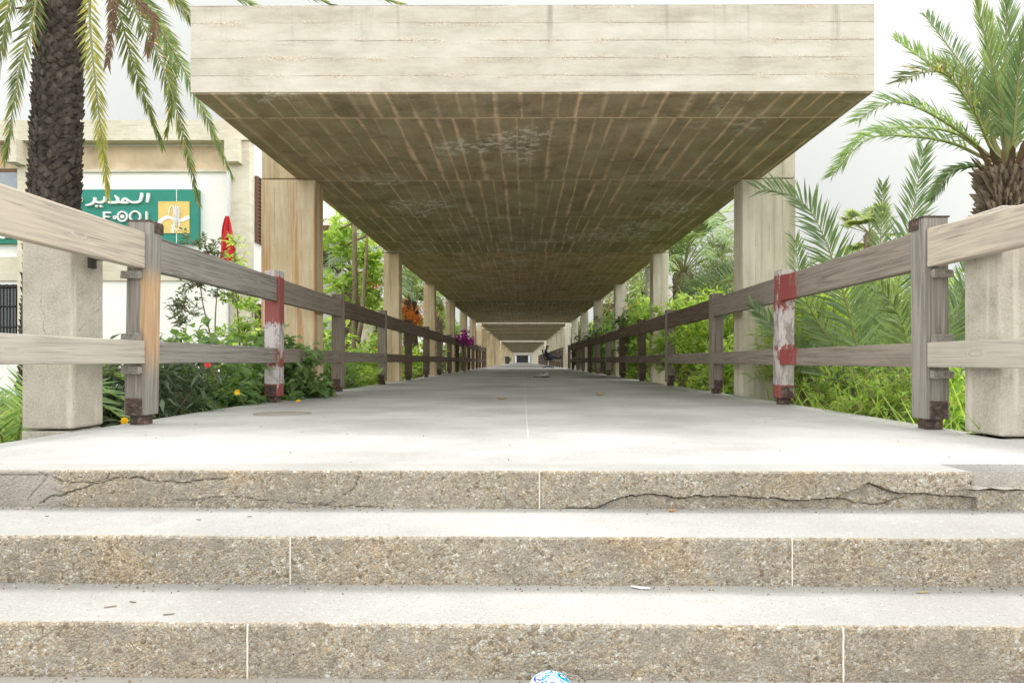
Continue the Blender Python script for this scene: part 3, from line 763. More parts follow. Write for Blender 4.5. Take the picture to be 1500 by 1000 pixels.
# ------------------------------------------------------------------ green-sign building
bX1 = -6.24; BY = 16.0
b = thing('office_building', (-11, BY, -.5), 'white two-storey building with cream parapet and corner pillar behind the palm', 'building')
def bx(name, px0, px1, py0, py1, proud, mat, deep=.2, parent=None):
    p0 = at(px0, py1, BY); p1 = at(px1, py0, BY); mb = MB()
    mb.box((p0.x, BY-proud, p0.z), (p1.x, BY-proud+deep, p1.z)); return mb.build(name, mat, parent or b)
zt = at(0, 185, BY).z
mb = MB()
mb.box((-16, BY, -.5), (bX1-.06, 24, zt-.1)); mb.build('wall', 'white', b)
bx('parapet', -240, 372, 182, 211, .32, 'cream', 8.3)
bx('fascia_band', -240, 341, 214, 248, .03, 'tan')
bx('sill_band', -240, 341, 248, 252, .06, 'cream')
bx('string_course', -240, 336, 376, 411, .05, 'cream')
bx('corner_pillar', 338, 371, 211.5, 560, .26, 'cream', .5)
bx('bracket', 341, 361, 212, 245, .5, 'cream', .24)
bx('bracket', 28, 44, 211.5, 245, .5, 'cream', .45)
bx('side_pillar', 31, 46, 245.5, 560, .18, 'cream', .3)
for x0, x1, y0, y1, pm, bars in ((-60, 31, 247.5, 300, 'glass_pale', False), (-60, 28, 417, 515, 'glass', True)):
    f = bx('window', x0, x1, y0, y1, .09, 'brownframe' if not bars else 'black')
    bx('pane', x0+5, x1-3, y0+6, y1-4, .10, pm, .02, f)
    if bars:
        mb = MB()
        for k in range(9):
            q = at(x0+8+k*9.5, y1, BY); q2 = at(x0+8+k*9.5, y0, BY); mb.tube([(q.x, BY-.15, q.z), (q2.x, BY-.15, q2.z)], .018, 5)
        for yy in (y0+4, y0+32, y0+62, y1-4):
            q = at(x0, yy, BY); q2 = at(x1, yy, BY); mb.tube([(q.x, BY-.17, q.z), (q2.x, BY-.17, q2.z)], .018, 5)
        mb.build('window_bars', 'black', f)
# flank with louvred shutters, facing the walk
for y0, y1, z0, z1 in ((16.02, 17.5, 3.2, 4.75), (16.02, 17.5, .4, 1.75), (20.5, 21.9, 3.4, 4.2), (22.3, 23.4, 3.4, 4.0)):
    mb = MB(); mb.box((bX1-.05, y0, z0), (bX1+.02, y1, z1)); f = mb.build('shutter', 'brownframe', b)
    mb = MB()
    for k in range(int((z1-z0)/.09)):
        z = z0+.04+k*.09; mb.hexa([(bX1+.02,y0+.06,z+.03),(bX1+.05,y0+.06,z),(bX1+.05,y1-.06,z),(bX1+.02,y1-.06,z+.03),(bX1+.02,y0+.06,z+.04),(bX1+.05,y0+.06,z+.01),(bX1+.05,y1-.06,z+.01),(bX1+.02,y1-.06,z+.04)])
    mb.build('louvre', 'black', f)
mb = MB(); mb.box((bX1-.055, 21.2, 4.35), (bX1+.45, 23.9, 4.62)); mb.build('eave', 'dead', b)
mb = MB(); mb.tube([at(334, 530, 15.6), at(334, 250, 15.6)], .045, 8); mb.build('drainpipe', 'chrome', b)

# sign board with raised letters
sg = thing('sign_board', (-9.2, BY-.1, 3), 'green signboard with white Arabic letters and yellow emblem on the white wall', 'sign')
p0 = at(-25, 357, BY); p1 = at(293, 279, BY); mb = MB(); mb.box((p0.x, BY-.14, p0.z), (p1.x, BY-.004, p1.z)); mb.build('board', 'green', sg)
def Z(x, y): q = at(.2067*x, 260 + .2067*y, BY); return (q.x, q.z)
U = .2067*BY/1000
mb = MB(); yf = BY-.19; yb = BY-.141
def curve(pts, n=6):
    out = []; P = [V((p[0], p[1], 0)) for p in pts]
    for i in range(len(P)-1):
        a = P[max(i-1, 0)]; b_ = P[i]; c = P[i+1]; d = P[min(i+2, len(P)-1)]
        for k in range(n):
            t = k/n; q = .5*((2*b_) + (c-a)*t + (2*a-5*b_+4*c-d)*t*t + (3*b_-a-3*c+d)*t**3); out.append((q.x, q.y))
    out.append((P[-1].x, P[-1].y)); return out
LN = ['letter']; LP = [sg]
def LM(k): return MB()
def ar(pts, w, k, n=6):
    c = curve(pts, n); c = [Z(*p) for p in c]
    mb = LM(k); mb.strip(c, w if not hasattr(w, '__len__') else list(np.interp(np.linspace(0, 1, len(c)), np.linspace(0, 1, len(w)), w)), yf - .002*k, yb); mb.build(LN[0], 'letter', LP[0])
ar([(1073, 122), (1071, 150), (1064, 187)], [20*U, 22*U, 15*U], 0)                                   # alef
ar([(1027, 120), (1024, 150), (1012, 178), (985, 186), (955, 184), (935, 172)], [19*U, 20*U, 18*U, 16*U, 15*U, 14*U], 1)   # lam
ar([(938, 184), (915, 160), (893, 170), (902, 187), (935, 186)], [12*U, 16*U, 17*U, 16*U, 13*U], 2)  # meem
ar([(905, 187), (880, 186), (858, 184)], 15*U, 3)
ar([(838, 138), (856, 158), (858, 180), (835, 187), (792, 186)], [10*U, 18*U, 20*U, 18*U, 14*U], 4)  # dal
ar([(768, 146), (766, 168), (752, 184), (722, 186), (700, 180)], [16*U, 18*U, 16*U, 15*U, 14*U], 5)  # yeh
ar([(694, 152), (697, 172), (684, 192), (660, 203), (634, 206)], [15*U, 19*U, 18*U, 14*U, 8*U], 6)   # reh
ar([(592, 146), (598, 165), (590, 181), (565, 186), (530, 186)], [14*U, 18*U, 17*U, 15*U, 14*U], 7)
for k, (x, y) in enumerate(((712, 213), (742, 214))):
    mb = MB(); mb.poly([Z(x-12, y), Z(x, y-10), Z(x+12, y), Z(x, y+10)], yf - .002*(8+k), yb); mb.build('letter_dot', 'letter', sg)
def rect(x0, y0, x1, y1, k):
    mb = MB(); mb.poly([Z(x0, y1), Z(x1, y1), Z(x1, y0), Z(x0, y0)], yf - .002*k, yb); mb.build('letter_stroke', 'letter', sg)
rect(755, 252, 768, 320, 1); rect(769, 252, 808, 263, 2); rect(769, 282, 800, 292, 3)                 # second line of letters
mb = MB(); mb.strip([Z(838+9*math.cos(a), 292+9*math.sin(a)) for a in np.linspace(0, 2*PI, 12, endpoint=False)], 9*U, yf, yb, True); mb.build('letter', 'letter', sg)
for k, (cx, r) in enumerate(((890, 33), (980, 36))):
    mb = MB(); mb.strip([Z(cx+r*math.cos(a), 285+r*math.sin(a)) for a in np.linspace(0, 2*PI, 30, endpoint=False)], 11*U, yf - .001*k, yb, True); mb.build('letter', 'letter', sg)
mb = MB(); mb.strip([Z(890+9*math.cos(a), 285+9*math.sin(a)) for a in np.linspace(0, 2*PI, 12, endpoint=False)], 10*U, yf, yb, True); mb.build('letter', 'letter', sg)
rect(1056, 250, 1067, 320, 4)
# third line: C U L T
mb = MB(); mb.strip([Z(-12+26*math.cos(a), 410+26*math.sin(a)) for a in np.linspace(.7, 2*PI-.7, 20)], 15*U, yf, yb); mb.build('letter', 'letter', sg)
mb = MB(); mb.strip([Z(*p) for p in curve([(28, 384), (28, 415), (36, 430), (48, 433), (60, 430), (68, 415), (68, 384)], 4)], 15*U, yf, yb); mb.build('letter', 'letter', sg)
rect(80, 384, 94, 435, 5); rect(94.5, 422, 112, 435, 6); rect(124, 396, 137, 435, 7); rect(110, 384, 151, 395.5, 8)
q0 = Z(1140, 402); q1 = Z(1360, 178); mb = MB(); mb.box((q0[0], BY-.16, q0[1]), (q1[0], BY-.1405, q1[1])); em = mb.build('emblem', 'yellow', sg)
yf, yb = BY-.17, BY-.161; LN[0] = 'emblem_stroke'; LP[0] = em
ar([(1141, 335), (1180, 300), (1215, 290), (1250, 302), (1300, 312), (1340, 295), (1359, 285)], [22*U, 26*U, 20*U, 16*U, 22*U, 26*U, 24*U], 0)
ar([(1240, 400), (1243, 365), (1236, 345)], [26*U, 12*U, 7*U], 1)
mb = MB(); mb.strip([Z(1238+24*math.cos(a), 285+76*math.sin(a)) for a in np.linspace(-PI*.95, PI*.5, 24)], 6*U, yf-.004, yb); mb.build('emblem_stroke', 'letter', em)
mb = MB(); mb.strip([Z(1272+20*math.cos(a), 330+52*math.sin(a)) for a in np.linspace(-PI*.5, PI*.9, 20)], 6*U, yf-.005, yb); mb.build('emblem_stroke', 'letter', em)
for k, x in enumerate((1252, 1264, 1276, 1288)): ar([(x-2, 350), (x, 280), (x+1, 205+abs(k-1.5)*8)], 5*U, 4+k)
for k in range(7): ar([(1247, 222+k*16), (1270, 232+k*16), (1294, 220+k*16)], 4*U, 9+k, 3)
mb = MB(); q = Z(1267, 440); q2 = Z(1267, 90); mb.box((q[0]-.008, BY-.1445, p0.z), (q[0]+.008, BY-.1405, p1.z)); mb.build('panel_seam', 'letter', sg)

# flag hanging limp from a short pole
fl = thing('flag', tuple(at(333, 380, 14.6)), 'limp red flag hanging on a thin pole before the white building', 'flag')
mb = MB(); mb.tube([at(334, 530, 14.6), at(333, 245, 14.6)], .022, 8); mb.build('pole', 'chrome', fl)
mb = MB(); nn = 14
for i in range(nn):
    t = i/(nn-1); yy = 316 + 66*t; w_ = 2 + 13*t**.8
    for j in range(9):
        u = j/8*2-1; q = at(332 + u*w_ + 1.5*math.sin(t*4+u*3), yy, 14.5); q.y += .09*math.sin(u*7+t*3)*(.3+t); mb.v.append(tuple(q))
for i in range(nn-1):
    for j in range(8): mb.face((i*9+j, i*9+j+1, (i+1)*9+j+1, (i+1)*9+j))
mb.build('cloth', 'red', fl, smooth=True)

# low pavilion farther along the walk
pv = thing('pavilion', (-9, 26, -.5), 'low pale outbuilding with dark openings behind the tree with twin stems', 'building')
mb = MB(); mb.box((-14, 26, -.5), (-7.4, 44, 2.5)); mb.build('wall', 'cream', pv)
mb = MB(); mb.box((-14.3, 25.7, 2.505), (-7.0, 44.4, 2.75)); mb.build('roof', 'pillar', pv)
for y0, y1, z0, z1, m in ((26.1, 27.0, .7, 2.25, 'glass'), (29.2, 31.0, .2, 2.3, 'brownframe'), (34.1, 35.0, -.3, 2.3, 'glass'), (38, 40, .6, 2.1, 'glass')):
    mb = MB(); mb.box((-7.42, y0, z0), (-7.36, y1, z1)); f = mb.build('window', 'white', pv)
    mb = MB(); mb.box((-7.37, y0+.15, z0+.06), (-7.34, y1-.15, z1-.1)); mb.build('pane', m, f)
pv = thing('garden_kiosk', (-8, 54, -.5), 'small white low-roofed kiosk far along the walk on the green sign side', 'building')
mb = MB(); mb.box((-11, 54, -.5), (-6.2, 58, 2.7)); mb.build('wall', 'white', pv)
mb = MB(); mb.hexa([(-11.4,53.6,2.71),(-5.8,53.6,2.71),(-5.8,58.4,2.71),(-11.4,58.4,2.71),(-9.5,55.5,3.3),(-7.7,55.5,3.3),(-7.7,56.5,3.3),(-9.5,56.5,3.3)]); mb.build('roof', 'pillar', pv)
# projecting flat roof of a side walk
sr = thing('side_shelter', (4.3, 20, -.5), 'flat concrete shelter roof peeping past the covered walk above the palms', 'shelter')
mb = MB(); z = at(0, 321, 20).z
mb.hexa([(3.5,20,z),(6.0,20,z),(6.0,24,z),(3.5,24,z),(3.5,19.8,z+.33),(5.55,19.8,z+.33),(5.9,24,z+.33),(3.5,24,z+.33)]); mb.build('roof', 'pillar', sr)
mb = MB(); mb.box((3.85, 21, -.5), (4.2, 21.4, z-.002)); mb.build('post', 'pillar', sr)

# ------------------------------------------------------------------ plants
def catmull(pts, n):
    P = [V(p) for p in pts]; out = []
    for i in range(len(P)-1):
        a = P[max(i-1, 0)]; b_ = P[i]; c = P[i+1]; d = P[min(i+2, len(P)-1)]
        for k in range(n):
            t = k/n; out.append(.5*((2*b_) + (c-a)*t + (2*a-5*b_+4*c-d)*t*t + (3*b_-a-3*c+d)*t**3))
    out.append(P[-1]); return out
def arclen(P, n):
    L = [0]
    for a, b_ in zip(P[:-1], P[1:]): L.append(L[-1] + (b_-a).length)
    A = np.array([tuple(p) for p in P]); s = np.linspace(0, L[-1], n)
    return [V((np.interp(q, L, A[:, 0]), np.interp(q, L, A[:, 1]), np.interp(q, L, A[:, 2]))) for q in s], L[-1]
def frond(mb, pts, L=.4, n=48, w=.022, t0=.2, lift=.35, fwd=.75, droop=.18, r0=.016, seed=0, gap=0.0, tipcut=.35, up=None, sides=(-1, 1)):
    """rachis through pts with rows of leaflets: slot 0 leaflets, slot 1 stalk"""
    r = random.Random(seed); P, tot = arclen(catmull(pts, 8), 40)
    mb.tube(P, [r0*(1-.85*i/39) for i in range(40)], 5, 1)
    for i in range(n):
        t = t0 + (1-t0)*(i+.5)/n; k = min(38, int(t*39)); f = t*39-k; p = P[k].lerp(P[k+1], f)
        T = (P[min(k+2, 39)]-P[max(k-1, 0)]).normalized(); u = V(up) if up else V((0, 0, 1))
        N = u - T*u.dot(T)
        if N.length < .12: N = V((.3, -1, 0)) - T*V((.3, -1, 0)).dot(T)
        N.normalize(); Sd = T.cross(N)
        tt = (t-t0)/(1-t0); prof = min(1, .45+tt*3.2) * (1-(1-tipcut)*max(0, (tt-.45)/.55)**1.3)
        for s in sides:
            if r.random() < gap: continue
            a = fwd*(.75+.55*tt)+r.uniform(-.1, .1); lf = lift + r.uniform(-.22, .22)
            d = (Sd*s*math.cos(a) + T*math.sin(a) + N*lf).normalized()
            wv = (T - d*T.dot(d)); wv = (wv*.8 + N*.35*s*r.uniform(-1, 1)).normalized(); wv = (wv - d*wv.dot(d)).normalized()
            mb.sliver(p + T*r.uniform(-.01, .01), d, wv, L*prof*r.uniform(.82, 1.12), w*r.uniform(.8, 1.2), droop*r.uniform(.5, 1.5))
def scales(mb, base, top, r0, r1, rows, around, out, hgt, seed=0, lean=V((0,0,0)), wmul=1.0):
    """palm trunk: core and overlapping leaf-base scales"""
    r = random.Random(seed); base = V(base); top = V(top)
    core = [base.lerp(top, i/16) for i in range(17)]
    mb.tube(core, [(r0+(r1-r0)*min(1, i/16))*.97 for i in range(17)], 20, 0)
    for i in range(rows):
        t = i/rows; c = base.lerp(top, t); R_ = r0+(r1-r0)*t
        for j in range(around):
            a = 2*PI*(j + .5*(i % 2) + r.uniform(-.3, .3))/around; da = PI/around*1.15*wmul*r.uniform(.75, 1.5)
            o = out*r.uniform(.6, 1.4); h = hgt*r.uniform(.75, 1.3)
            zo = r.uniform(-.3, .3)*hgt
            def q(an, rad, z): return (c.x+math.cos(an)*rad, c.y+math.sin(an)*rad, c.z+z+zo)
            n = len(mb.v)
            mb.v += [q(a-da, R_*.98, 0), q(a, R_*1.0+o*.35, -h*.45), q(a+da, R_*.98, 0), q(a+da*.55, R_+o*.9, h*.45), q(a, R_+o*1.15, h*.62), q(a-da*.55, R_+o*.9, h*.45), q(a, R_*.9, h*.5)]
            for f in ((0,1,4,5), (1,2,3,4), (5,4,6), (4,3,6), (0,5,6), (3,2,6)): mb.face(tuple(n+k for k in f), 0)
def rnd_dir(r): 
    z = r.uniform(-1, 1); a = r.uniform(0, 2*PI); q = math.sqrt(1-z*z); return V((q*math.cos(a), q*math.sin(a), z))
def leafy(mb, c, rad, clusters, per, l, w, seed, droop=.3, shell=.55, stems=None, base=None, updir=.4, flat=0.0, spread=.16):
    """clumps of leaves spread through an uneven volume"""
    r = random.Random(seed); c = V(c); rad = V(rad); n = 0; k = 0
    while n < clusters and k < clusters*12:
        k += 1; d = rnd_dir(r); q = shell + (1-shell)*r.random()**.6
        if r.random() < .25: q = r.uniform(.2, shell)
        bulge = .78 + .45*nz(d.x*1.7+seed, d.y*1.7, d.z*1.7)
        if nz(d.x*2.6+seed*3.1, d.y*2.6, d.z*2.6+q) < -.28: continue
        p = c + V((d.x*rad.x, d.y*rad.y, d.z*rad.z))*q*bulge
        if p.z < -.48: continue
        n += 1; ax = (V((d.x, d.y, d.z*.6+updir)) + rnd_dir(r)*.45).normalized()
        tw = spread*r.uniform(.6, 1.3)
        if stems is not None and n % 3 == 0:
            b_ = base if base is not None else V((c.x, c.y, c.z-rad.z)); m_ = b_.lerp(p, .55) + rnd_dir(r)*rad.x*.08
            stems.tube([b_ + rnd_dir(r)*.03, m_, p, p+ax*tw], [.010, .007, .004, .002], 4, 1 if stems is mb else 0, False)
        for i in range(per):
            t = r.random(); pp = p + ax*tw*(t-.3)*1.6
            dd = (ax*r.uniform(.2, 1.0) + rnd_dir(r)).normalized(); 
            if dd.z < -.5: dd.z *= -.4; dd.normalize()
            sd = dd.cross(rnd_dir(r)*.6 + V((0, 0, 1))) 
            if sd.length < .05: continue
            sd.normalize(); s_ = r.uniform(.6, 1.25)
            mb.blade(pp, dd, sd, l*s_, w*s_, droop*r.uniform(.2, 1.4), 0)
def shrub(name, label, base, c, rad, clusters, per, l, w, mat, seed, cat='shrub', group=None, edge=2.42, **kw):
    o = thing(name, tuple(base), label, cat, group)
    c = V(c); rx = rad[0]; lim = edge if abs(c.x) > 1.5 and name != 'bougainvillea' and name != 'potted_plant' else 0
    if lim and abs(c.x) - rx*.92 < lim: sh = (lim + rx*.92 - abs(c.x)) * (1 if c.x > 0 else -1); c.x += sh; base = V(base); base.x += sh; o.location = base; o['_o'] = tuple(base)
    mb, st = MB(), MB(); leafy(mb, c, rad, clusters, per, l, w, seed, stems=st, base=V(base), **kw)
    mb.build('foliage', mat, o)
    if st.v: st.build('stems', 'bark', o)
    return o
GZ = -.5
def tree(name, label, stems, clumps, per, l, w, mat, seed, cat='tree', group=None, bark='bark', **kw):
    """stems: list of (points, r0, r1); clumps: (centre, radius, clusters)"""
    o = thing(name, tuple(stems[0][0][0]), label, cat, group); r = random.Random(seed)
    tb = MB()
    for pts, r0, r1 in stems:
        P, _ = arclen(catmull(pts, 5), 16); tb.tube(P, [r0+(r1-r0)*i/15 for i in range(16)], 8)
    mb = MB(); lb = mb
    for i, (c, rad, k) in enumerate(clumps):
        c = V(c); src = min((V(p) for pts, _, _ in stems for p in pts), key=lambda p: (p-c).length)
        l1 = MB(); l1.tube([src, src.lerp(c, .6)+rnd_dir(r)*rad*.15, c], [stems[0][2]*.7, stems[0][2]*.45, stems[0][2]*.15], 5); l1.build('limb', bark, o)
        leafy(mb, c, (rad, rad, rad*.85), k, per, l, w, seed*13+i, stems=lb, base=c, shell=.3, **kw)
    tb.build('trunk', bark, o, smooth=True); mb.build('crown', [mat, bark], o); return o

# --- the tall palm by the sign: dark scaly trunk, hanging fronds
PD = 6.9
pa = thing('date_palm', (-4.72, PD, GZ), 'tall palm with thick dark scaly trunk in front of the green signboard', 'palm tree')
mb = MB(); scales(mb, (-4.84, PD, GZ), (-4.66, PD, 4.35), .235, .185, 96, 15, .03, .07, 3); mb.build('trunk', 'bark_palm', pa)
HC = V((-4.6, PD, 4.5))
fr_l = [([(60, -90), (49, 10), (27, 95), (4, 235)], 'frond_olive', -.5), ([(50, -95), (20, -30), (4, 40), (-12, 130)], 'frond_olive', -.2),
        ([(128, -60), (130, 30), (138, 120), (157, 285)], 'frond_gold', -.3), ([(140, -75), (173, 20), (195, 95), (236, 212)], 'frond_olive', .2),
        ([(145, -80), (189, 0), (232, 85), (262, 175), (290, 295)], 'frond_olive', -.1), ([(150, -85), (205, 0), (257, 81), (297, 162), (338, 256)], 'frond', .1),
        ([(140, -70), (200, -10), (245, 60), (250, 150), (243, 195)], 'frond_olive', .5), ([(150, -95), (240, -20), (300, 60), (330, 120)], 'frond_olive', .9),
        ([(150, -110), (280, -60), (420, -18), (500, 12)], 'frond_olive', .6), ([(150, -120), (330, -80), (470, -35), (585, 6)], 'frond_olive', .3), ([(150, -105), (240, -45), (330, -12), (395, 20)], 'frond', .8),
        ([(150, -140), (330, -170), (480, -130), (600, -60)], 'frond', .2), ([(90, -130), (60, -200), (-60, -230), (-170, -160)], 'frond', .4),
        ([(60, -110), (-20, -100), (-90, -30), (-120, 80)], 'frond_olive', .3), ([(110, -140), (170, -260), (260, -300), (380, -280)], 'frond', -.3), ([(100, -140), (80, -270), (20, -350), (-60, -360)], 'frond', .2)]
for i, (pts, m, dd) in enumerate(fr_l):
    mb = MB(); n = len(pts)
    P = [HC] + [at(x, y, PD + dd*(k+1)/n*1.3) for k, (x, y) in enumerate(pts)]
    frond(mb, P, .215, 74, .019, .22, .12, 1.08, .10, .017, i+1, .05, .5, up=(.25, -1, .25)); mb.build('frond', [m, 'stalk'], pa)
for i, (pts) in enumerate(([(120, -60), (160, -15), (163, 30), (156, 92)], [(140, -60), (205, 5), (226, 30), (214, 78)], [(70, -60), (46, -5), (50, 8), (28, 12)])):
    mb = MB(); P = [HC] + [at(x, y, PD-.25) for x, y in pts]; frond(mb, P, .10, 60, .018, .35, .1, .9, .3, .022, 40+i, .1, .8, up=(.2, -1, 0)); mb.build('dry_stalk', ['dead', 'dead'], pa)

# --- palm opposite: brown shaggy head, upswept fronds
QD = 6.6
pb = thing('date_palm', (4.62, QD, GZ), 'palm with shaggy brown trunk and upswept fronds behind the stub pillar opposite the sign', 'palm tree')
mb = MB(); scales(mb, (4.74, QD, GZ), at(1474, 250, QD), .185, .205, 80, 20, .085, .10, 8, wmul=.62); mb.build('trunk', 'bark_brown', pb)
HB = at(1473, 240, QD)
fr_r = [([(1472, 215), (1455, 115), (1424, -10)], 'frond', 0, .25), ([(1474, 205), (1470, 110), (1474, -30)], 'frond_deep', .2, .25), ([(1482, 205), (1490, 110), (1506, 10)], 'frond_deep', -.2, .25),
        ([(1466, 205), (1452, 120), (1448, 25)], 'frond', .5, .25), ([(1490, 200), (1515, 120), (1560, 30)], 'frond', .3, .25), ([(1478, 200), (1480, 100), (1462, -80)], 'frond_deep', .6, .25),
        ([(1450, 215), (1420, 150), (1375, 108), (1311, 60)], 'frond_pale', .3, .26), ([(1455, 210), (1435, 150), (1405, 95), (1354, 25)], 'frond_deep', .5, .26),
        ([(1450, 220), (1425, 165), (1385, 112), (1350, 108), (1318, 122)], 'frond_olive', -.3, .27), ([(1455, 215), (1440, 160), (1405, 108), (1370, 92)], 'frond', .1, .26),
        ([(1445, 228), (1405, 195), (1345, 160), (1300, 152), (1254, 178)], 'frond_pale', -.2, .24), ([(1445, 235), (1395, 212), (1340, 202), (1270, 205), (1218, 258)], 'frond_pale', .3, .23),
        ([(1445, 230), (1395, 196), (1330, 188), (1270, 197), (1235, 232)], 'frond_pale', .6, .22), ([(1440, 245), (1420, 245), (1390, 255), (1360, 295)], 'frond_deep', .2, .12),
        ([(1490, 225), (1540, 190), (1610, 190), (1680, 240)], 'frond', .2, .26), ([(1490, 230), (1540, 225), (1590, 260), (1620, 330)], 'frond', -.3, .25), ([(1485, 215), (1540, 150), (1620, 110), (1720, 120)], 'frond_deep', .4, .26)]
for i, (pts, m, dd, L) in enumerate(fr_r):
    mb = MB(); n = len(pts); P = [HB] + [at(x, y, QD + dd*(k+1)/n*1.5) for k, (x, y) in enumerate(pts)]
    upright = i < 6
    frond(mb, P, L*1.35, 78, .0175, .2 if not upright else .14, .3, 1.12 if upright else .8, .05 if upright else .2, .02, 60+i, .03, .45, up=(-.3, -.8, .5) if upright else (-.15, -.55, .8)); mb.build('frond', [m, 'stalk'], pb)
mb = MB(); r = random.Random(2)
for i in range(26):
    a = i*2.4; p = HB + V((math.cos(a)*.17, math.sin(a)*.17, -.14 + r.uniform(-.04, .1))); d = V((math.cos(a)*r.uniform(.25, .8), math.sin(a)*r.uniform(.25, .8), .8)).normalized()
    q = p + d*r.uniform(.12, .3); sd = V((-math.sin(a), math.cos(a), 0)); wd = r.uniform(.02, .04); n = len(mb.v)
    mb.v += [tuple(p-sd*wd), tuple(p+sd*wd), tuple(q+sd*wd*.6), tuple(q-sd*wd*.6), tuple(q+d*.05)]
    mb.face((n, n+1, n+2, n+3)); mb.face((n+3, n+2, n+4))
mb.build('frond_boots', 'dead', pb)

# --- young palm in the garden opposite the sign
YD = 5.7
py_ = thing('young_palm', (3.15, YD, GZ), 'young stemless palm with arching fronds between the red-painted post and the end post', 'palm tree')
B0 = at(1305, 690, YD)
fr_y = [([(1278, 590), (1255, 508), (1230, 415), (1198, 330), (1165, 290), (1113, 278)], 'frond_deep', .1, .27), ([(1306, 590), (1302, 490), (1322, 380), (1338, 300), (1351, 218)], 'frond_deep', .2, .25),
        ([(1300, 590), (1286, 480), (1288, 380), (1291, 272)], 'frond', .9, .2), ([(1330, 600), (1372, 520), (1402, 450), (1418, 380)], 'frond_deep', .7, .28), ([(1285, 600), (1230, 520), (1180, 440), (1164, 352)], 'frond', 1.2, .24),
        ([(1280, 620), (1220, 560), (1160, 505), (1098, 445)], 'frond_deep', .9, .2), ([(1320, 600), (1350, 500), (1352, 420), (1335, 350)], 'frond', .5, .28), ([(1330, 640), (1350, 590), (1378, 565), (1410, 575)], 'frond', .3, .2),
        ([(1310, 610), (1330, 540), (1318, 470), (1290, 425)], 'frond', -.4, .27), ([(1300, 620), (1262, 555), (1218, 500), (1180, 470)], 'frond', 1.3, .22), ([(1335, 610), (1390, 560), (1440, 540), (1490, 560)], 'frond_deep', .6, .28), ([(1315, 600), (1380, 500), (1440, 420), (1500, 380)], 'frond', 1.0, .3),
        ([(1300, 600), (1275, 520), (1262, 450), (1270, 400)], 'frond_pale', .7, .26)]
for i, (pts, m, dd, L) in enumerate(fr_y):
    mb = MB(); n = len(pts); P = [B0] + [at(x, y, YD + dd*(k+1)/n) for k, (x, y) in enumerate(pts)]
    frond(mb, P, L*1.45, 80, .022, .22, .35, .88, .16, .014, 90+i, .02, .5, up=(-.35, -.75, .5)); mb.build('frond', [m, 'stalk'], py_)

def palm(name, label, head, trunk_r, nf, L, Ll, mat, seed, fruit=0, w=.03, n=34, droop=.5, cat='palm tree', skirt=0, dens=1.0):
    o = thing(name, (head.x, head.y, GZ), label, cat); r = random.Random(seed)
    mb = MB(); scales(mb, (head.x, head.y, GZ), tuple(head), trunk_r*1.1, trunk_r, max(10, int((head.z-GZ)/.12)), 10, .05, .13, seed); mb.build('trunk', 'bark_brown', o)
    for i in range(nf):
        a = i*2.39996 + r.uniform(-.2, .2); el = r.uniform(-.35, 1.25); l = L*r.uniform(.8, 1.15)
        h = V((math.cos(a), math.sin(a), 0)); room = abs(head.x) - 3.0
        if h.x * head.x < 0 and abs(h.x) * l > room: l = max(.6, room / abs(h.x))
        p1 = head + h*l*.3*math.cos(el) + V((0, 0, l*.35*math.sin(el)+.1*l)); p2 = head + h*l*.68*math.cos(el*.8) + V((0, 0, l*(.5*math.sin(el)+.06)))
        p3 = head + h*l*math.cos(el*.6) + V((0, 0, l*(.45*math.sin(el)-droop*.6)))
        mb = MB(); frond(mb, [head, p1, p2, p3], Ll, n, w, .18, .25, .7, .25, .02, seed*100+i, .03, .4); mb.build('frond', [mat, 'stalk'], o)
    for i in range(fruit):
        a = r.uniform(PI, 2*PI); c = head + V((math.cos(a)*r.uniform(.35, .8), math.sin(a)*.6, -r.uniform(.05, .7))); mb = MB()
        for k in range(70):
            d = (rnd_dir(r) + V((math.cos(a)*.5, math.sin(a)*.5, -.5))).normalized(); e = c + d*r.uniform(.25, .5); wv = d.cross(rnd_dir(r)).normalized()
            mb.sliver(c, d, wv, (e-c).length, .035, .25); 
            for q in range(5): mb.sliver(c.lerp(e, r.uniform(.3, 1)), rnd_dir(r), rnd_dir(r), .09, .05, .2)
        mb.tube([head, head.lerp(c, .6)+V((0, 0, .15)), c], .018, 5, 0); mb.build('fruit_spray', 'fruit', o)
    if skirt:
        mb = MB()
        for k in range(skirt):
            a = r.uniform(0, 2*PI); p = head + V((math.cos(a)*trunk_r, math.sin(a)*trunk_r, -r.uniform(0, .8))); d = V((math.cos(a)*.6, math.sin(a)*.6, -.8)).normalized()
            mb.sliver(p, d, V((-math.sin(a), math.cos(a), 0)), r.uniform(.4, .9), .06, .3)
        mb.build('dead_skirt', 'dead', o)
    return o
palm('date_palm', 'palm with orange fruit sprays seen past the second column on the green sign side', at(601, 440, 25), .2, 24, 2.6, .6, 'frond', 11, 4, .05, 30, .35, skirt=60)
palm('date_palm', 'lower palm with a single orange spray behind the fourth column on the green sign side', at(640, 440, 36), .28, 18, 3.0, .6, 'frond_deep', 12, 3, .06, 24, .3, skirt=40)
palm('date_palm', 'bluish palm behind the twin-stemmed tree and the outbuilding', at(515, 400, 23), .25, 24, 3.0, .6, 'frond_deep', 13, 1, .05, 30, .4)
palm('date_palm', 'feathery pale palm between first and second columns opposite the sign', at(1000, 400, 21), .28, 24, 3.6, .65, 'frond_pale', 14, 0, .05, 32, .3)
palm('date_palm', 'palm with orange fruit sprays between second and third columns opposite the sign', at(940, 420, 27), .28, 20, 3.0, .6, 'frond_olive', 15, 4, .05, 28, .4, skirt=80)
palm('date_palm', 'dry brown-skirted palm behind the fourth column opposite the sign', at(893, 445, 36), .35, 16, 2.8, .6, 'frond_olive', 16, 1, .06, 24, .5, skirt=260)
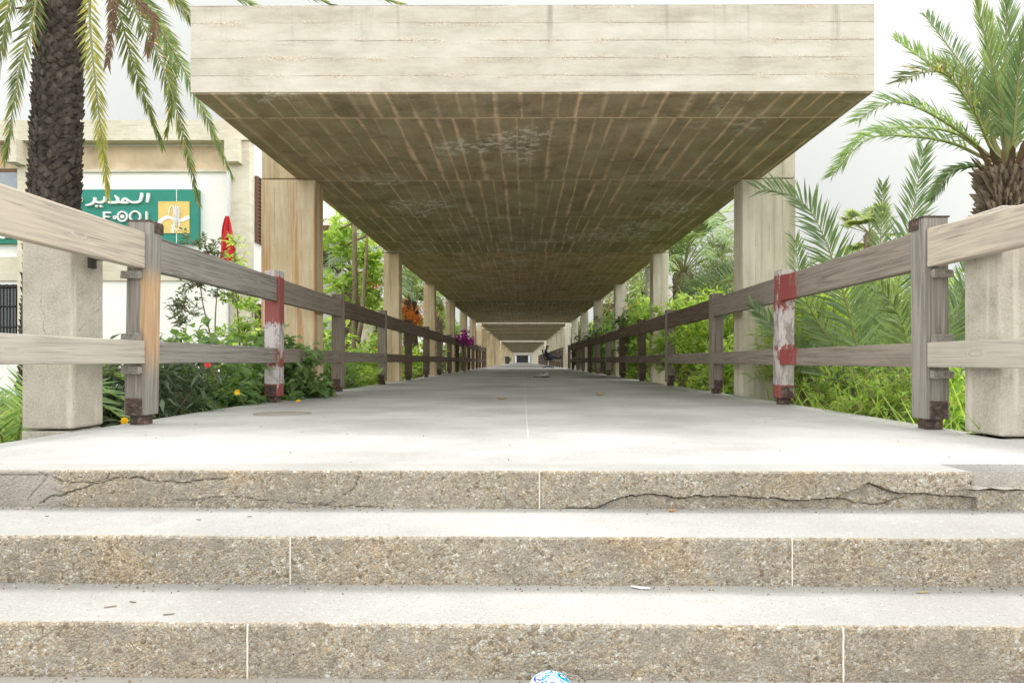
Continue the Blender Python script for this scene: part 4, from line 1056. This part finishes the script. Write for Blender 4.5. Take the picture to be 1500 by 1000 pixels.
o = palm('date_palm', 'short dark palm whose frond reaches past the foremost column opposite the sign', at(1150, 450, 10.2), .14, 8, 1.3, .35, 'frond_deep', 17, 0, .03, 30, .4)
mb = MB(); frond(mb, [at(1150, 450, 10.2), at(1110, 418, 9.8), at(1060, 412, 9.6), at(1010, 432, 9.5)], .42, 40, .03, .2, .75, .6, .1, .018, 7, 0, .5, up=(0, -.6, 1)); mb.build('frond', ['frond_deep', 'stalk'], o)
# fan palm far off
fp = thing('fan_palm', tuple(at(1272, 560, 22)), 'small far fan palm above the railing, between young palm fronds', 'palm tree'); hd = at(1272, 342, 22); rr = random.Random(5)
mb = MB(); scales(mb, (hd.x, hd.y, GZ), tuple(hd), .17, .14, 36, 9, .04, .14, 5); mb.build('trunk', 'bark', fp)
for i in range(16):
    a = i*2.4; el = rr.uniform(-.5, 1.2); d = V((math.cos(a)*math.cos(el), math.sin(a)*math.cos(el), math.sin(el))); c = hd + d*.75; mb = MB(); mb.tube([hd, c], .015, 4, 1)
    s1 = d.cross(V((0, 0, 1))).normalized(); s2 = s1.cross(d)
    for k in range(18):
        an = -1.9+k*3.8/17; dd = (d*math.cos(an)+s1*math.sin(an)+s2*.15).normalized(); mb.sliver(c, dd, s2.cross(dd).normalized(), .5, .09, .25)
    mb.build('frond', ['leaf_grey', 'stalk'], fp)
# tiny fern-like palm at the foot of the big trunk
fe = thing('small_palm', (-3.4, 4.55, GZ), 'small light green palm low beside the stub pillar and palm trunk', 'palm'); rr = random.Random(9); b0 = V((-3.4, 4.5, GZ))
for i in range(13):
    a = i*2.4; l = rr.uniform(.7, 1.15); h = V((math.cos(a), math.sin(a), 0)); mb = MB()
    frond(mb, [b0, b0+h*l*.22+V((0, 0, l*.55)), b0+h*l*.5+V((0, 0, l*.75)), b0+h*l*.85+V((0, 0, l*.55))], .24, 30, .02, .2, .3, .8, .15, .01, 300+i); mb.build('frond', ['frond_pale', 'stalk'], fe)

# --- shrubs on the sign side
def Lbase(x, d): q = at(x, 529, d); return (q.x, d, GZ)
shrub('oleander', 'dark narrow-leaved shrub between the stub pillar and the end post, sign side', Lbase(160, 5.2), at(165, 590, 5.2), (.42, .4, .5), 120, 11, .15, .026, 'leaf_dark', 21, droop=.35, spread=.14)
shrub('oleander', 'large dark narrow-leaved shrub under the lower rail, between end post and red-painted post, sign side', Lbase(280, 5.3), at(285, 600, 5.3), (.62, .5, .50), 220, 11, .17, .03, 'leaf_dark', 22, droop=.4, spread=.15)
shrub('broadleaf_shrub', 'mid green broad-leaved shrub just before the red-painted post, sign side', Lbase(365, 6.3), at(362, 575, 6.3), (.5, .5, .55), 170, 9, .13, .075, 'leaf_mid', 23, droop=.5, spread=.16)
shrub('broadleaf_shrub', 'broad-leaved shrub sprawling over the path edge, second to third post, sign side', Lbase(445, 7.4), at(450, 560, 7.3), (.52, .55, .58), 260, 9, .125, .08, 'leaf_mid', 24, droop=.5, spread=.15, edge=2.12)
shrub('broadleaf_shrub', 'bright leafy shrub behind the foremost column, under the twin-stemmed tree', Lbase(500, 11.5), at(505, 535, 11.5), (1.2, 1.0, .95), 260, 9, .17, .085, 'leaf_bright', 25)
shrub('garden_shrub', 'green shrub between third and fourth posts, sign side', Lbase(535, 10.2), at(535, 562, 10.2), (.62, .8, .6), 200, 9, .12, .06, 'leaf_mid', 26)
shrub('garden_shrub', 'lime shrub past the second column, sign side', Lbase(590, 15.5), at(595, 540, 15.5), (.8, 1.6, .85), 240, 9, .16, .07, 'leaf_lime', 27)
shrub('garden_shrub', 'lime shrub past the third column, sign side', Lbase(640, 21), at(640, 538, 21), (.9, 2.4, .95), 220, 8, .2, .09, 'leaf_lime', 28)
shrub('garden_shrub', 'green shrub past the fourth column, sign side', Lbase(675, 29), at(672, 535, 29), (1.0, 3.0, 1.0), 200, 8, .24, .11, 'leaf_mid', 29)
shrub('garden_shrub', 'sunlit pale green low shrub in front of the white building wall', Lbase(250, 8.5), at(240, 612, 8.5), (1.5, .6, .34), 160, 9, .12, .05, 'leaf_lime', 30)
shrub('garden_shrub', 'leafy green shrub at the foot of the building corner pillar', Lbase(350, 11.5), at(356, 565, 11.5), (.8, .7, .6), 130, 9, .16, .07, 'leaf_mid', 31)
s = at(312, 545, 8.6)
tree('sapling', 'slim sapling with sparse dark leaves in front of the white wall, left of the flag pole'.replace('left of', 'before'), [([Lbase(318, 8.6), at(308, 500, 8.6), at(297, 450, 8.6), at(292, 415, 8.6)], .014, .007), ([Lbase(316, 8.6), at(314, 480, 8.6), at(318, 420, 8.6), at(322, 370, 8.6)], .014, .006)],
     [(at(268, 450, 8.6), .24, 26), (at(290, 415, 8.5), .22, 24), (at(300, 370, 8.6), .22, 18), (at(285, 355, 8.7), .14, 8), (at(262, 470, 8.5), .14, 10), (at(330, 430, 8.7), .16, 12)], 8, .09, .03, 'leaf_dark', 33, cat='sapling', droop=.2, spread=.1)
tree('sapling', 'light green sapling before the building corner pillar, beside the flag', [([Lbase(352, 9.6), at(350, 500, 9.6), at(345, 430, 9.6), at(342, 370, 9.6)], .016, .007)],
     [(at(350, 440, 9.6), .26, 26), (at(360, 480, 9.6), .24, 24), (at(340, 490, 9.5), .24, 22), (at(342, 385, 9.6), .18, 14), (at(372, 455, 9.7), .16, 12), (at(345, 355, 9.6), .1, 6)], 8, .10, .04, 'leaf_bright', 34, cat='sapling', droop=.3, spread=.1)
tree('twin_stem_tree', 'light green tree with two slender stems between first and second columns, sign side', [([Lbase(519, 13.5), at(519, 500, 13.4), at(520, 420, 13.2), at(519, 325, 13.1)], .085, .04), ([at(521, 508, 13.45), at(529, 470, 13.3), at(533, 420, 13.2), at(538, 345, 13.2)], .06, .025)],
     [(at(500, 365, 13.6), .5, 24), (at(530, 378, 13.7), .45, 20), (at(492, 420, 13.4), .4, 20), (at(515, 335, 13.6), .45, 18), (at(541, 405, 13.8), .35, 20), (at(545, 445, 13.9), .3, 14), (at(505, 450, 13.5), .3, 10), (at(487, 345, 13.7), .35, 14)], 8, .21, .095, 'leaf_bright', 35, spread=.22)
# flowers
def flowers(label, pts, mat, name, size=.05):
    for i, (x, y, d) in enumerate(pts):
        c = at(x, y, d); r = random.Random(i+int(x)); mb = MB()
        for k in range(8):
            a = k*.785; dd = V((math.cos(a), -.6+.2*math.sin(k*2), math.sin(a))).normalized(); mb.blade(c, dd, dd.cross(V((0, 1, 0))).normalized(), size, size*.6, .1)
        mb.tube([c+V((.02, .12, -.14)), c+V((0, .004, 0))], .004, 4, 1); single(mb, name, [mat, 'stalk'], tuple(c), label[i], 'flower')
flowers(['yellow flower low beside the end post, by the stub pillar', 'yellow flower in the shrub before the red-painted post', 'yellow flower at the path edge between second and third posts'], [(182, 616, 4.3), (347, 574, 5.9), (437, 548 + 40, 6.6)], 'fl_yellow', 'yellow_flower', .034)
flowers(['small red flower just under the lower rail, over dark oleander', 'red flower low beyond the fourth column, sign side'], [(304, 533, 5.2), (690, 533, 25)], 'fl_red', 'red_flower', .034)
shrub('bougainvillea', 'purple blossom clump on the railing past the fourth column, sign side', at(681, 545, 24), at(682, 500, 24), (.3, .3, .32), 40, 9, .12, .09, 'fl_purple', 41, cat='flower clump')

# --- shrubs on the far side of the walk
shrub('garden_shrub', 'tall lime shrub behind the young palm, end post to red-painted post', Lbase(1250, 8.2), at(1255, 490, 8.4), (1.0, .9, 1.1), 560, 10, .18, .024, 'leaf_lime', 51)
shrub('garden_shrub', 'lime shrub close behind the red-painted post opposite the sign', Lbase(1190, 7.2), at(1190, 520, 7.4), (.55, .6, .9), 340, 10, .17, .022, 'leaf_lime', 52)
shrub('garden_shrub', 'bright shrub behind the pine planks and the stub pillar opposite the sign', Lbase(1400, 6.6), at(1410, 520, 6.9), (.7, .6, .95), 340, 10, .18, .026, 'leaf_bright', 53)
shrub('weed_clump', 'reddish green leafy weeds at the path edge beside the end post, opposite the sign', Lbase(1310, 5.2), at(1300, 596, 5.2), (.5, .4, .42), 230, 10, .085, .022, 'leaf_weed', 54, cat='weeds', droop=.5, spread=.12)
shrub('weed_clump', 'olive leafy weeds at the path edge beside the red-painted post, opposite the sign', Lbase(1215, 5.9), at(1210, 590, 5.9), (.48, .4, .40), 220, 10, .08, .02, 'leaf_weed', 55, cat='weeds', spread=.12)
shrub('weed_clump', 'green weeds at the foot of the stub pillar opposite the sign', Lbase(1400, 4.7), at(1400, 615, 4.7), (.28, .35, .35), 90, 9, .09, .04, 'leaf_bright', 56, cat='weeds', spread=.12)
shrub('garden_shrub', 'lime shrub reaching over the rail between third and fourth posts, opposite the sign', Lbase(1050, 10.4), at(1045, 505, 10.6), (.95, 1.0, 1.0), 520, 10, .15, .045, 'leaf_lime', 57)
shrub('garden_shrub', 'green shrub under the rail beside the foremost column opposite the sign', Lbase(1060, 9.4), at(1062, 555, 9.4), (.42, .6, .6), 220, 9, .12, .045, 'leaf_bright', 58)
shrub('garden_shrub', 'bright bushy shrub beside the second column opposite the sign', Lbase(1010, 12.4), at(1005, 500, 12.4), (.6, .9, .95), 360, 10, .16, .05, 'leaf_bright', 59)
shrub('garden_shrub', 'dark glossy shrub taller than the rail past the second column opposite the sign', Lbase(905, 17.5), at(918, 492, 17.2), (.75, 1.2, 1.15), 460, 10, .17, .055, 'leaf_mid', 60)
shrub('garden_shrub', 'yellow-green upright shrub touching the second column opposite the sign', Lbase(948, 15.6), at(948, 490, 15.6), (.42, .8, 1.05), 260, 10, .18, .05, 'leaf_bright', 61)
shrub('garden_shrub', 'low shrub under the lower rail past the second column opposite the sign', Lbase(930, 16), at(930, 545, 15.8), (.5, 1.2, .6), 240, 9, .15, .05, 'leaf_lime', 62)
shrub('garden_shrub', 'dark shrub past the third column opposite the sign', Lbase(880, 24), at(878, 510, 24), (.7, 2.2, 1.3), 300, 9, .22, .08, 'leaf_mid', 63)
shrub('garden_shrub', 'dark shrub past the fourth column opposite the sign', Lbase(858, 31), at(857, 515, 31), (.7, 2.6, 1.3), 260, 9, .26, .1, 'leaf_dark', 64)
tree('willow', 'grey-green fine-leaved tree between the feathery palm and the foremost column opposite the sign', [([Lbase(1062, 19), at(1062, 470, 19), at(1058, 400, 19)], .14, .05)],
     [(at(1055, 395, 19), .85, 120), (at(1030, 420, 19), .8, 110), (at(1070, 430, 18.5), .8, 110), (at(1060, 360, 19.5), .55, 60), (at(1085, 400, 19), .8, 90)], 10, .22, .028, 'leaf_grey', 65, droop=.9, spread=.3)
k = 0
for side, spots in (('beyond the palms on the green sign side', [(430, 30, 1.9), (560, 34, 2.3), (610, 44, 2.6), (660, 58, 2.6), (690, 75, 3.0)]), ('beyond the palms opposite the green sign', [(960, 40, 2.4), (905, 50, 2.8), (1180, 26, 1.5), (1330, 26, 1.1), (1460, 24, 1.2), (1080, 30, 2.1), (865, 62, 3.0), (842, 80, 3.0)])):
    for i, (x, d, h) in enumerate(spots):
        k += 1; c = at(x, 529, d); tp = c.z + h
        lab = f'{ORD[i]} dark leafy tree inward, {side}' if x < 765 else f'{["tall", "broad", "low", "small", "rounded", "bushy", "far", "farthest"][i]} leafy tree {side}'
        tree('leafy_tree', lab, [([(c.x, d, GZ), (c.x+.1, d, GZ+h*.5), (c.x-.1, d, tp-.3)], .14, .06)],
             [((c.x + rr.uniform(-1, 1)*h*.6, d + rr.uniform(-.8, .8), tp - .2 + rr.uniform(-.8, .4)*h*.5), h*.42, 46) for q in range(7)], 8, .34, .14, ('leaf_mid', 'leaf_dark', 'leaf_lime', 'leaf_bright')[k % 4], 70+k, spread=.3, group='leafy trees ' + side)
# undergrowth too fine to count
rr = random.Random(77); mb = MB()
def tuft(x, y, n, hmin, hmax, m):
    for _ in range(n):
        a = rr.uniform(0, 2*PI); d = V((math.cos(a)*.45, math.sin(a)*.45, 1)).normalized(); p = V((x+rr.gauss(0, .06), y+rr.gauss(0, .06), GZ))
        mb.sliver(p, d, V((-math.sin(a), math.cos(a), 0)), rr.uniform(hmin, hmax), .018, rr.uniform(.1, .5), m)
for i in range(900):
    y = 3.6 + 28*rr.random()**1.8; x = 2.62 + rr.random()**1.3*4.5; tuft(x, y, 9, .4 if y > 11 else .5, .8 if y > 11 else 1.25, rr.choice((0, 0, 1)))
for i in range(700):
    y = 4.2 + 30*rr.random()**1.8; x = -2.62 - rr.random()**1.3*4.5; tuft(x, y, 8, .2, .5, rr.choice((0, 1, 1)))
tag(mb.build('undergrowth', ['leaf_lime', 'leaf_bright']), kind='stuff')

# ------------------------------------------------------------------ person on a swivel chair far down the walk
CH = V((1.52, 40.0, 0))
ch = thing('office_chair', tuple(CH), 'black swivel chair far down the walk, under the seated person', 'chair')
mb = MB()
for k in range(5):
    a = k*2*PI/5+.3; e_ = CH + V((math.cos(a)*.32, math.sin(a)*.32, .06)); mb.tube([CH+V((0, 0, .11)), e_], [.028, .018], 6); mb.lathe(e_+V((0, 0, -.06)), [(.012, 0), (.03, .012), (.03, .045), (.012, .058)], 8)
mb.build('star_base', 'plastic', ch)
mb = MB(); mb.tube([CH+V((0, 0, .1)), CH+V((0, 0, .43))], .03, 10); mb.build('gas_column', 'chrome', ch)
mb = MB(); mb.box(CH+V((-.24, -.24, .43)), CH+V((.24, .24, .51))); mb.build('seat', 'plastic', ch, bevel=.03)
mb = MB(); mb.hexa([CH+V(p) for p in ((-.27,-.22,.56),(-.21,-.22,.56),(-.21,.22,.56),(-.27,.22,.56),(-.38,-.2,1.08),(-.32,-.2,1.08),(-.32,.2,1.08),(-.38,.2,1.08))]); mb.tube([CH+V((-.2, 0, .45)), CH+V((-.25, 0, .6))], .03, 6); mb.build('backrest', 'plastic', ch, bevel=.02)
for s_ in (-1, 1):
    mb = MB(); mb.tube([CH+V((0, s_*.24, .47)), CH+V((0, s_*.3, .55)), CH+V((0, s_*.3, .68))], .016, 6); mb.box(CH+V((-.14, s_*.3-.03, .68)), CH+V((.14, s_*.3+.03, .71))); mb.build('armrest', 'plastic', ch)
pe = thing('person', tuple(CH), 'person in dark navy clothes sitting with legs stretched out to the rail', 'person')
def skin_mesh(name, verts, edges, root, mats, parent, sub=2):
    me = bpy.data.meshes.new(name); off = V(parent['_o']); me.from_pydata([tuple(V(v[0])-off) for v in verts], edges, [])
    o = bpy.data.objects.new(name, me); C.objects.link(o); o.parent = parent; o['_o'] = tuple(off)
    md = o.modifiers.new('skin', 'SKIN'); md.use_smooth_shade = True
    for i, v in enumerate(verts):
        sv = me.skin_vertices[0].data[i]; sv.radius = (v[1], v[1]) if not hasattr(v[1], '__len__') else v[1]; sv.use_root = i == root
    ss = o.modifiers.new('sub', 'SUBSURF'); ss.levels = sub; ss.render_levels = sub
    me.materials.append(M[mats]); return o
Vv = lambda x, y, z: CH + V((x, y, z))
vs = [(Vv(-.08, 0, .60), (.17, .14)), (Vv(-.14, 0, .78), (.165, .14)), (Vv(-.17, 0, .95), (.18, .13)), (Vv(-.14, 0, 1.05), (.08, .07)), (Vv(-.10, 0, 1.11), .055), (Vv(-.07, 0, 1.17), (.075, .085)), (Vv(-.05, 0, 1.25), (.08, .09)), (Vv(-.05, 0, 1.29), .05)]
ed = [(0, 1), (1, 2), (2, 3), (3, 4), (4, 5), (5, 6), (6, 7)]
for s_ in (-1, 1):
    n = len(vs); vs += [(Vv(-.15, s_*.17, 1.0), .07), (Vv(-.06, s_*.23, .8), .056), (Vv(.17, s_*.10, .82), .034), (Vv(.24, s_*.07, .85), (.02, .036))]
    ed += [(2, n), (n, n+1), (n+1, n+2), (n+2, n+3)]
    for k in range(5):
        m0 = len(vs); sp = (k-2)*.016
        vs += [(Vv(.28, s_*.07+sp, .865 - .004*abs(k-2)), .009), (Vv(.315-.01*abs(k-2), s_*.07+sp*1.1, .855), .0075)]; ed += [(n+3, m0), (m0, m0+1)]
    n = len(vs); vs += [(Vv(.02, s_*.10, .585), .095), (Vv(.38, s_*.12, .63), .065), (Vv(.70, s_*.10, .56), .048), (Vv(.73, s_*.10, .62), (.04, .04)), (Vv(.74, s_*.10, .72), (.03, .04))]
    ed += [(0, n), (n, n+1), (n+1, n+2), (n+2, n+3), (n+3, n+4)]
skin_mesh('body', vs, ed, 0, 'navy', pe)
# face, hands' skin tone shown as a head shell over the body, hair and cap
mb = MB()
def ell(mb, c, r, n=12, m=0, zmin=-1.0):
    n0 = len(mb.v); c = V(c)
    for i in range(n+1):
        th = math.acos(max(-1, min(1, 1-2*i/n*(1-zmin)/2)))
        for j in range(n*2): a = PI*j/n; mb.v.append((c.x+r[0]*math.sin(th)*math.cos(a), c.y+r[1]*math.sin(th)*math.sin(a), c.z+r[2]*math.cos(th)))
    for i in range(n):
        for j in range(n*2): j2 = (j+1) % (n*2); mb.face((n0+i*2*n+j, n0+(i+1)*2*n+j, n0+(i+1)*2*n+j2, n0+i*2*n+j2), m)
ell(mb, Vv(-.04, 0, 1.2), (.095, .078, .115)); mb.tube([Vv(.045, 0, 1.215), Vv(.072, 0, 1.18)], [.01, .016], 6)
for s_ in (-1, 1): mb.tube([Vv(-.05, s_*.078, 1.21), Vv(-.06, s_*.088, 1.19)], [.02, .012], 6)
mb.box(Vv(.035, -.024, 1.142), Vv(.052, .024, 1.15), 1)
for s_ in (-1, 1): ell(mb, Vv(.044, s_*.032, 1.212), (.011, .014, .008), 6, 1)
mb.build('face', ['skin', 'hair'], pe, smooth=True)
mb = MB(); ell(mb, Vv(-.05, 0, 1.225), (.105, .09, .11), 12, 0, 0.0); mb.build('hair', 'hair', pe)
vs = [(Vv(-.06, 0, .62), (.158, .128))]; ed = []
for s_ in (-1, 1):
    n = len(vs); vs += [(Vv(.03, s_*.10, .587), .102), (Vv(.38, s_*.12, .632), .074), (Vv(.66, s_*.10, .57), .058)]; ed += [(0, n), (n, n+1), (n+1, n+2)]
skin_mesh('trousers', vs, ed, 0, 'jeans', pe)
for s_ in (-1, 1):
    mb = MB(); mb.hexa([Vv(*p) for p in ((.68,s_*.10-.045,.52),(.78,s_*.10-.045,.52),(.78,s_*.10+.045,.52),(.68,s_*.10+.045,.52),(.70,s_*.10-.04,.62),(.79,s_*.10-.04,.78),(.79,s_*.10+.04,.78),(.70,s_*.10+.04,.62))]); mb.build('shoe', 'plastic', pe, bevel=.012)

# ------------------------------------------------------------------ small things lying about
mb = MB(); c = V((-1.78, 5.06, 0)); mb.lathe(c, [(.205, .001), (.205, .006), (.19, .008), (.186, .005), (.17, .006)], 40)
single(mb, 'drain_cover', 'cover', tuple(c), 'round brownish drain cover set in the path near the red-painted post', 'drain cover')
bn = thing('litter_bin', (-2.0, 92, 0), 'dark box-shaped litter bin far down the walk, sign side', 'bin')
mb = MB(); mb.box((-2.3, 91.7, .05), (-1.75, 92.2, .95)); mb.build('body', 'bin', bn, bevel=.03)
mb = MB(); mb.box((-2.33, 91.67, .953), (-1.72, 92.23, 1.03)); mb.build('lid', 'black', bn, bevel=.02)
shrub('potted_plant', 'small green plant at the path edge beyond the litter bin', (-2.1, 100, 0), (-2.1, 100, .6), (.5, .5, .5), 60, 8, .25, .1, 'leaf_mid', 81, cat='plant')
def litter(name, label, cat, p, L, W, mat, curl=.3, rot=0., seed=0, lift=0.002):
    r = random.Random(seed); mb = MB(); nx, ny = 7, 5; p = V(p)
    for i in range(nx):
        for j in range(ny):
            u = i/(nx-1)*2-1; v_ = j/(ny-1)*2-1; wd = W*(1-u*u*.85)**.5
            x = u*L*.5; y = v_*wd*.5; z = lift + curl*W*(v_*v_*.5 + u*u*.4) + abs(nz(u*2+seed, v_*2))*W*.25
            mb.v.append((p.x + x*math.cos(rot)-y*math.sin(rot), p.y + x*math.sin(rot)+y*math.cos(rot), p.z + z))
    for i in range(nx-1):
        for j in range(ny-1): a = i*ny+j; mb.face((a, a+ny, a+ny+1, a+1))
    o = single(mb, name, mat, tuple(p), label, cat); m = o.modifiers.new('thick', 'SOLIDIFY'); m.thickness = .0012; return o
def on(x, y, z): d = (EYE-z)*1000/(y-529); return ((x-765)*d/1000, d, z)
litter('dry_leaf', 'curled orange dry leaf at the foot of the second riser, towards the sign side', 'leaf', on(277, 851, Z3), .03, .014, 'orangeleaf', .6, .8, 1)
litter('cigarette_butt', 'orange cigarette butt on the lowest tread beside a riser joint', 'cigarette butt', on(409, 851, Z3), .03, .009, 'orangeleaf', .3, .05, 2)
litter('dry_leaf', 'orange scrap of leaf at the very edge of the lowest tread', 'leaf', on(4, 850, Z3), .03, .012, 'orangeleaf', .4, .2, 3)
litter('paper_scrap', 'tiny upright white paper scrap at the riser foot beside the orange leaf', 'paper', on(226, 846, Z3), .012, .012, 'paper', .8, .4, 4)
litter('paper_scrap', 'torn white paper strip on the lowest tread near the middle', 'paper', on(938, 862, Z3), .055, .014, 'paper', .4, -.35, 5)
litter('dry_leaf', 'dark dry leaf at the riser foot below the middle of the steps', 'leaf', on(604, 855, Z3), .03, .01, 'brownleaf', .4, .1, 6)
litter('dry_leaf', 'tan leaf crumb at the foot of the cracked first riser', 'leaf', on(984, 749, Z2), .024, .012, 'orangeleaf', .5, .3, 7)
litter('dry_leaf', 'brown twig-like leaf on the lowest tread away from the sign side', 'leaf', on(1350, 867, Z3), .04, .008, 'tanleaf', .3, .1, 8)
litter('dry_leaf', 'tan dry leaf alone in the middle of the path', 'leaf', on(735, 585, 0), .10, .05, 'tanleaf', .6, .2, 9)
litter('dry_leaf', 'yellowish dry leaf on the path before the second column opposite the sign', 'leaf', on(879, 579.5, 0), .11, .06, 'tanleaf', .6, .5, 10)
litter('paper_scrap', 'crumpled paper with dark flap lying on the path before the seated person', 'paper', on(797, 551, 0), .22, .16, 'paper', .5, .1, 11)
litter('dry_leaf', 'dark dry leaf beside the crumpled paper on the path', 'leaf', on(793, 553, 0), .4, .12, 'brownleaf', .3, .0, 12)
for i, (x, y, z, l, ro) in enumerate(((160, 890, Z3, .03, .4), (246, 901, Z3, .028, .3), (193, 883, Z3, .02, -.2), (290, 762, Z2, .016, -.2), (66, 757, Z2, .012, .1), (365, 757, Z2, .014, .2))):
    litter('dry_twig', ['thin dark twig slanting on the lowest tread, longest of three', 'thin dark twig nearest the edge of the lowest tread', 'short dark twig at the back of a trio on the lowest tread', 'bent grass stalk on the middle tread', 'tiny dark crumb on the middle tread beside the mortar patch', 'short dark stalk on the middle tread below the cracks'][i], 'twig', on(x, y, z), l, .003, 'brownleaf', .5, ro, 20+i)
mb = MB(); r = random.Random(12)
for _ in range(900):
    q = r.random()
    if q < .35: x = r.uniform(-2, 2); y = D1 - x*SK - abs(r.gauss(0, .03)); z = Z2
    elif q < .75: x = r.uniform(-1.7, 1.7); y = D2 - x*SK - abs(r.gauss(0, .03)); z = Z3
    elif q < .88: x = r.uniform(-1.5, 1.5); y = D3 - x*SK - .004 - abs(r.gauss(0, .02)); z = Z4
    else: x = r.uniform(-2.2, 2.2); y = r.uniform(2.6, 9); z = 0
    e = r.uniform(.0012, .0042); n = len(mb.v)
    mb.v += [(x+r.uniform(-e, e), y+r.uniform(-e, e), z), (x+e, y-e*r.random(), z), (x-e*r.random(), y+e, z), (x-e, y-e, z), (x, y, z+e*1.3)]
    for f in ((0, 1, 4), (1, 2, 4), (2, 3, 4), (3, 1, 4), (3, 0, 4)): mb.face(tuple(n+k for k in f), 0 if r.random() < .6 else 1)
tag(mb.build('grit', ['brownleaf', 'pillar']), kind='stuff')
c = V(((806-765)*1.62/1000, 1.62, Z4)); mb = MB(); ell(mb, c + V((0, 0, .031)), (.05, .05, .033), 14)
single(mb, 'plastic_ball', 'ball', tuple(c), 'shiny squashed blue, teal and white plastic ball at the foot of the steps', 'ball', smooth=True)

for o in S.objects:
    if '_o' in o: del o['_o']
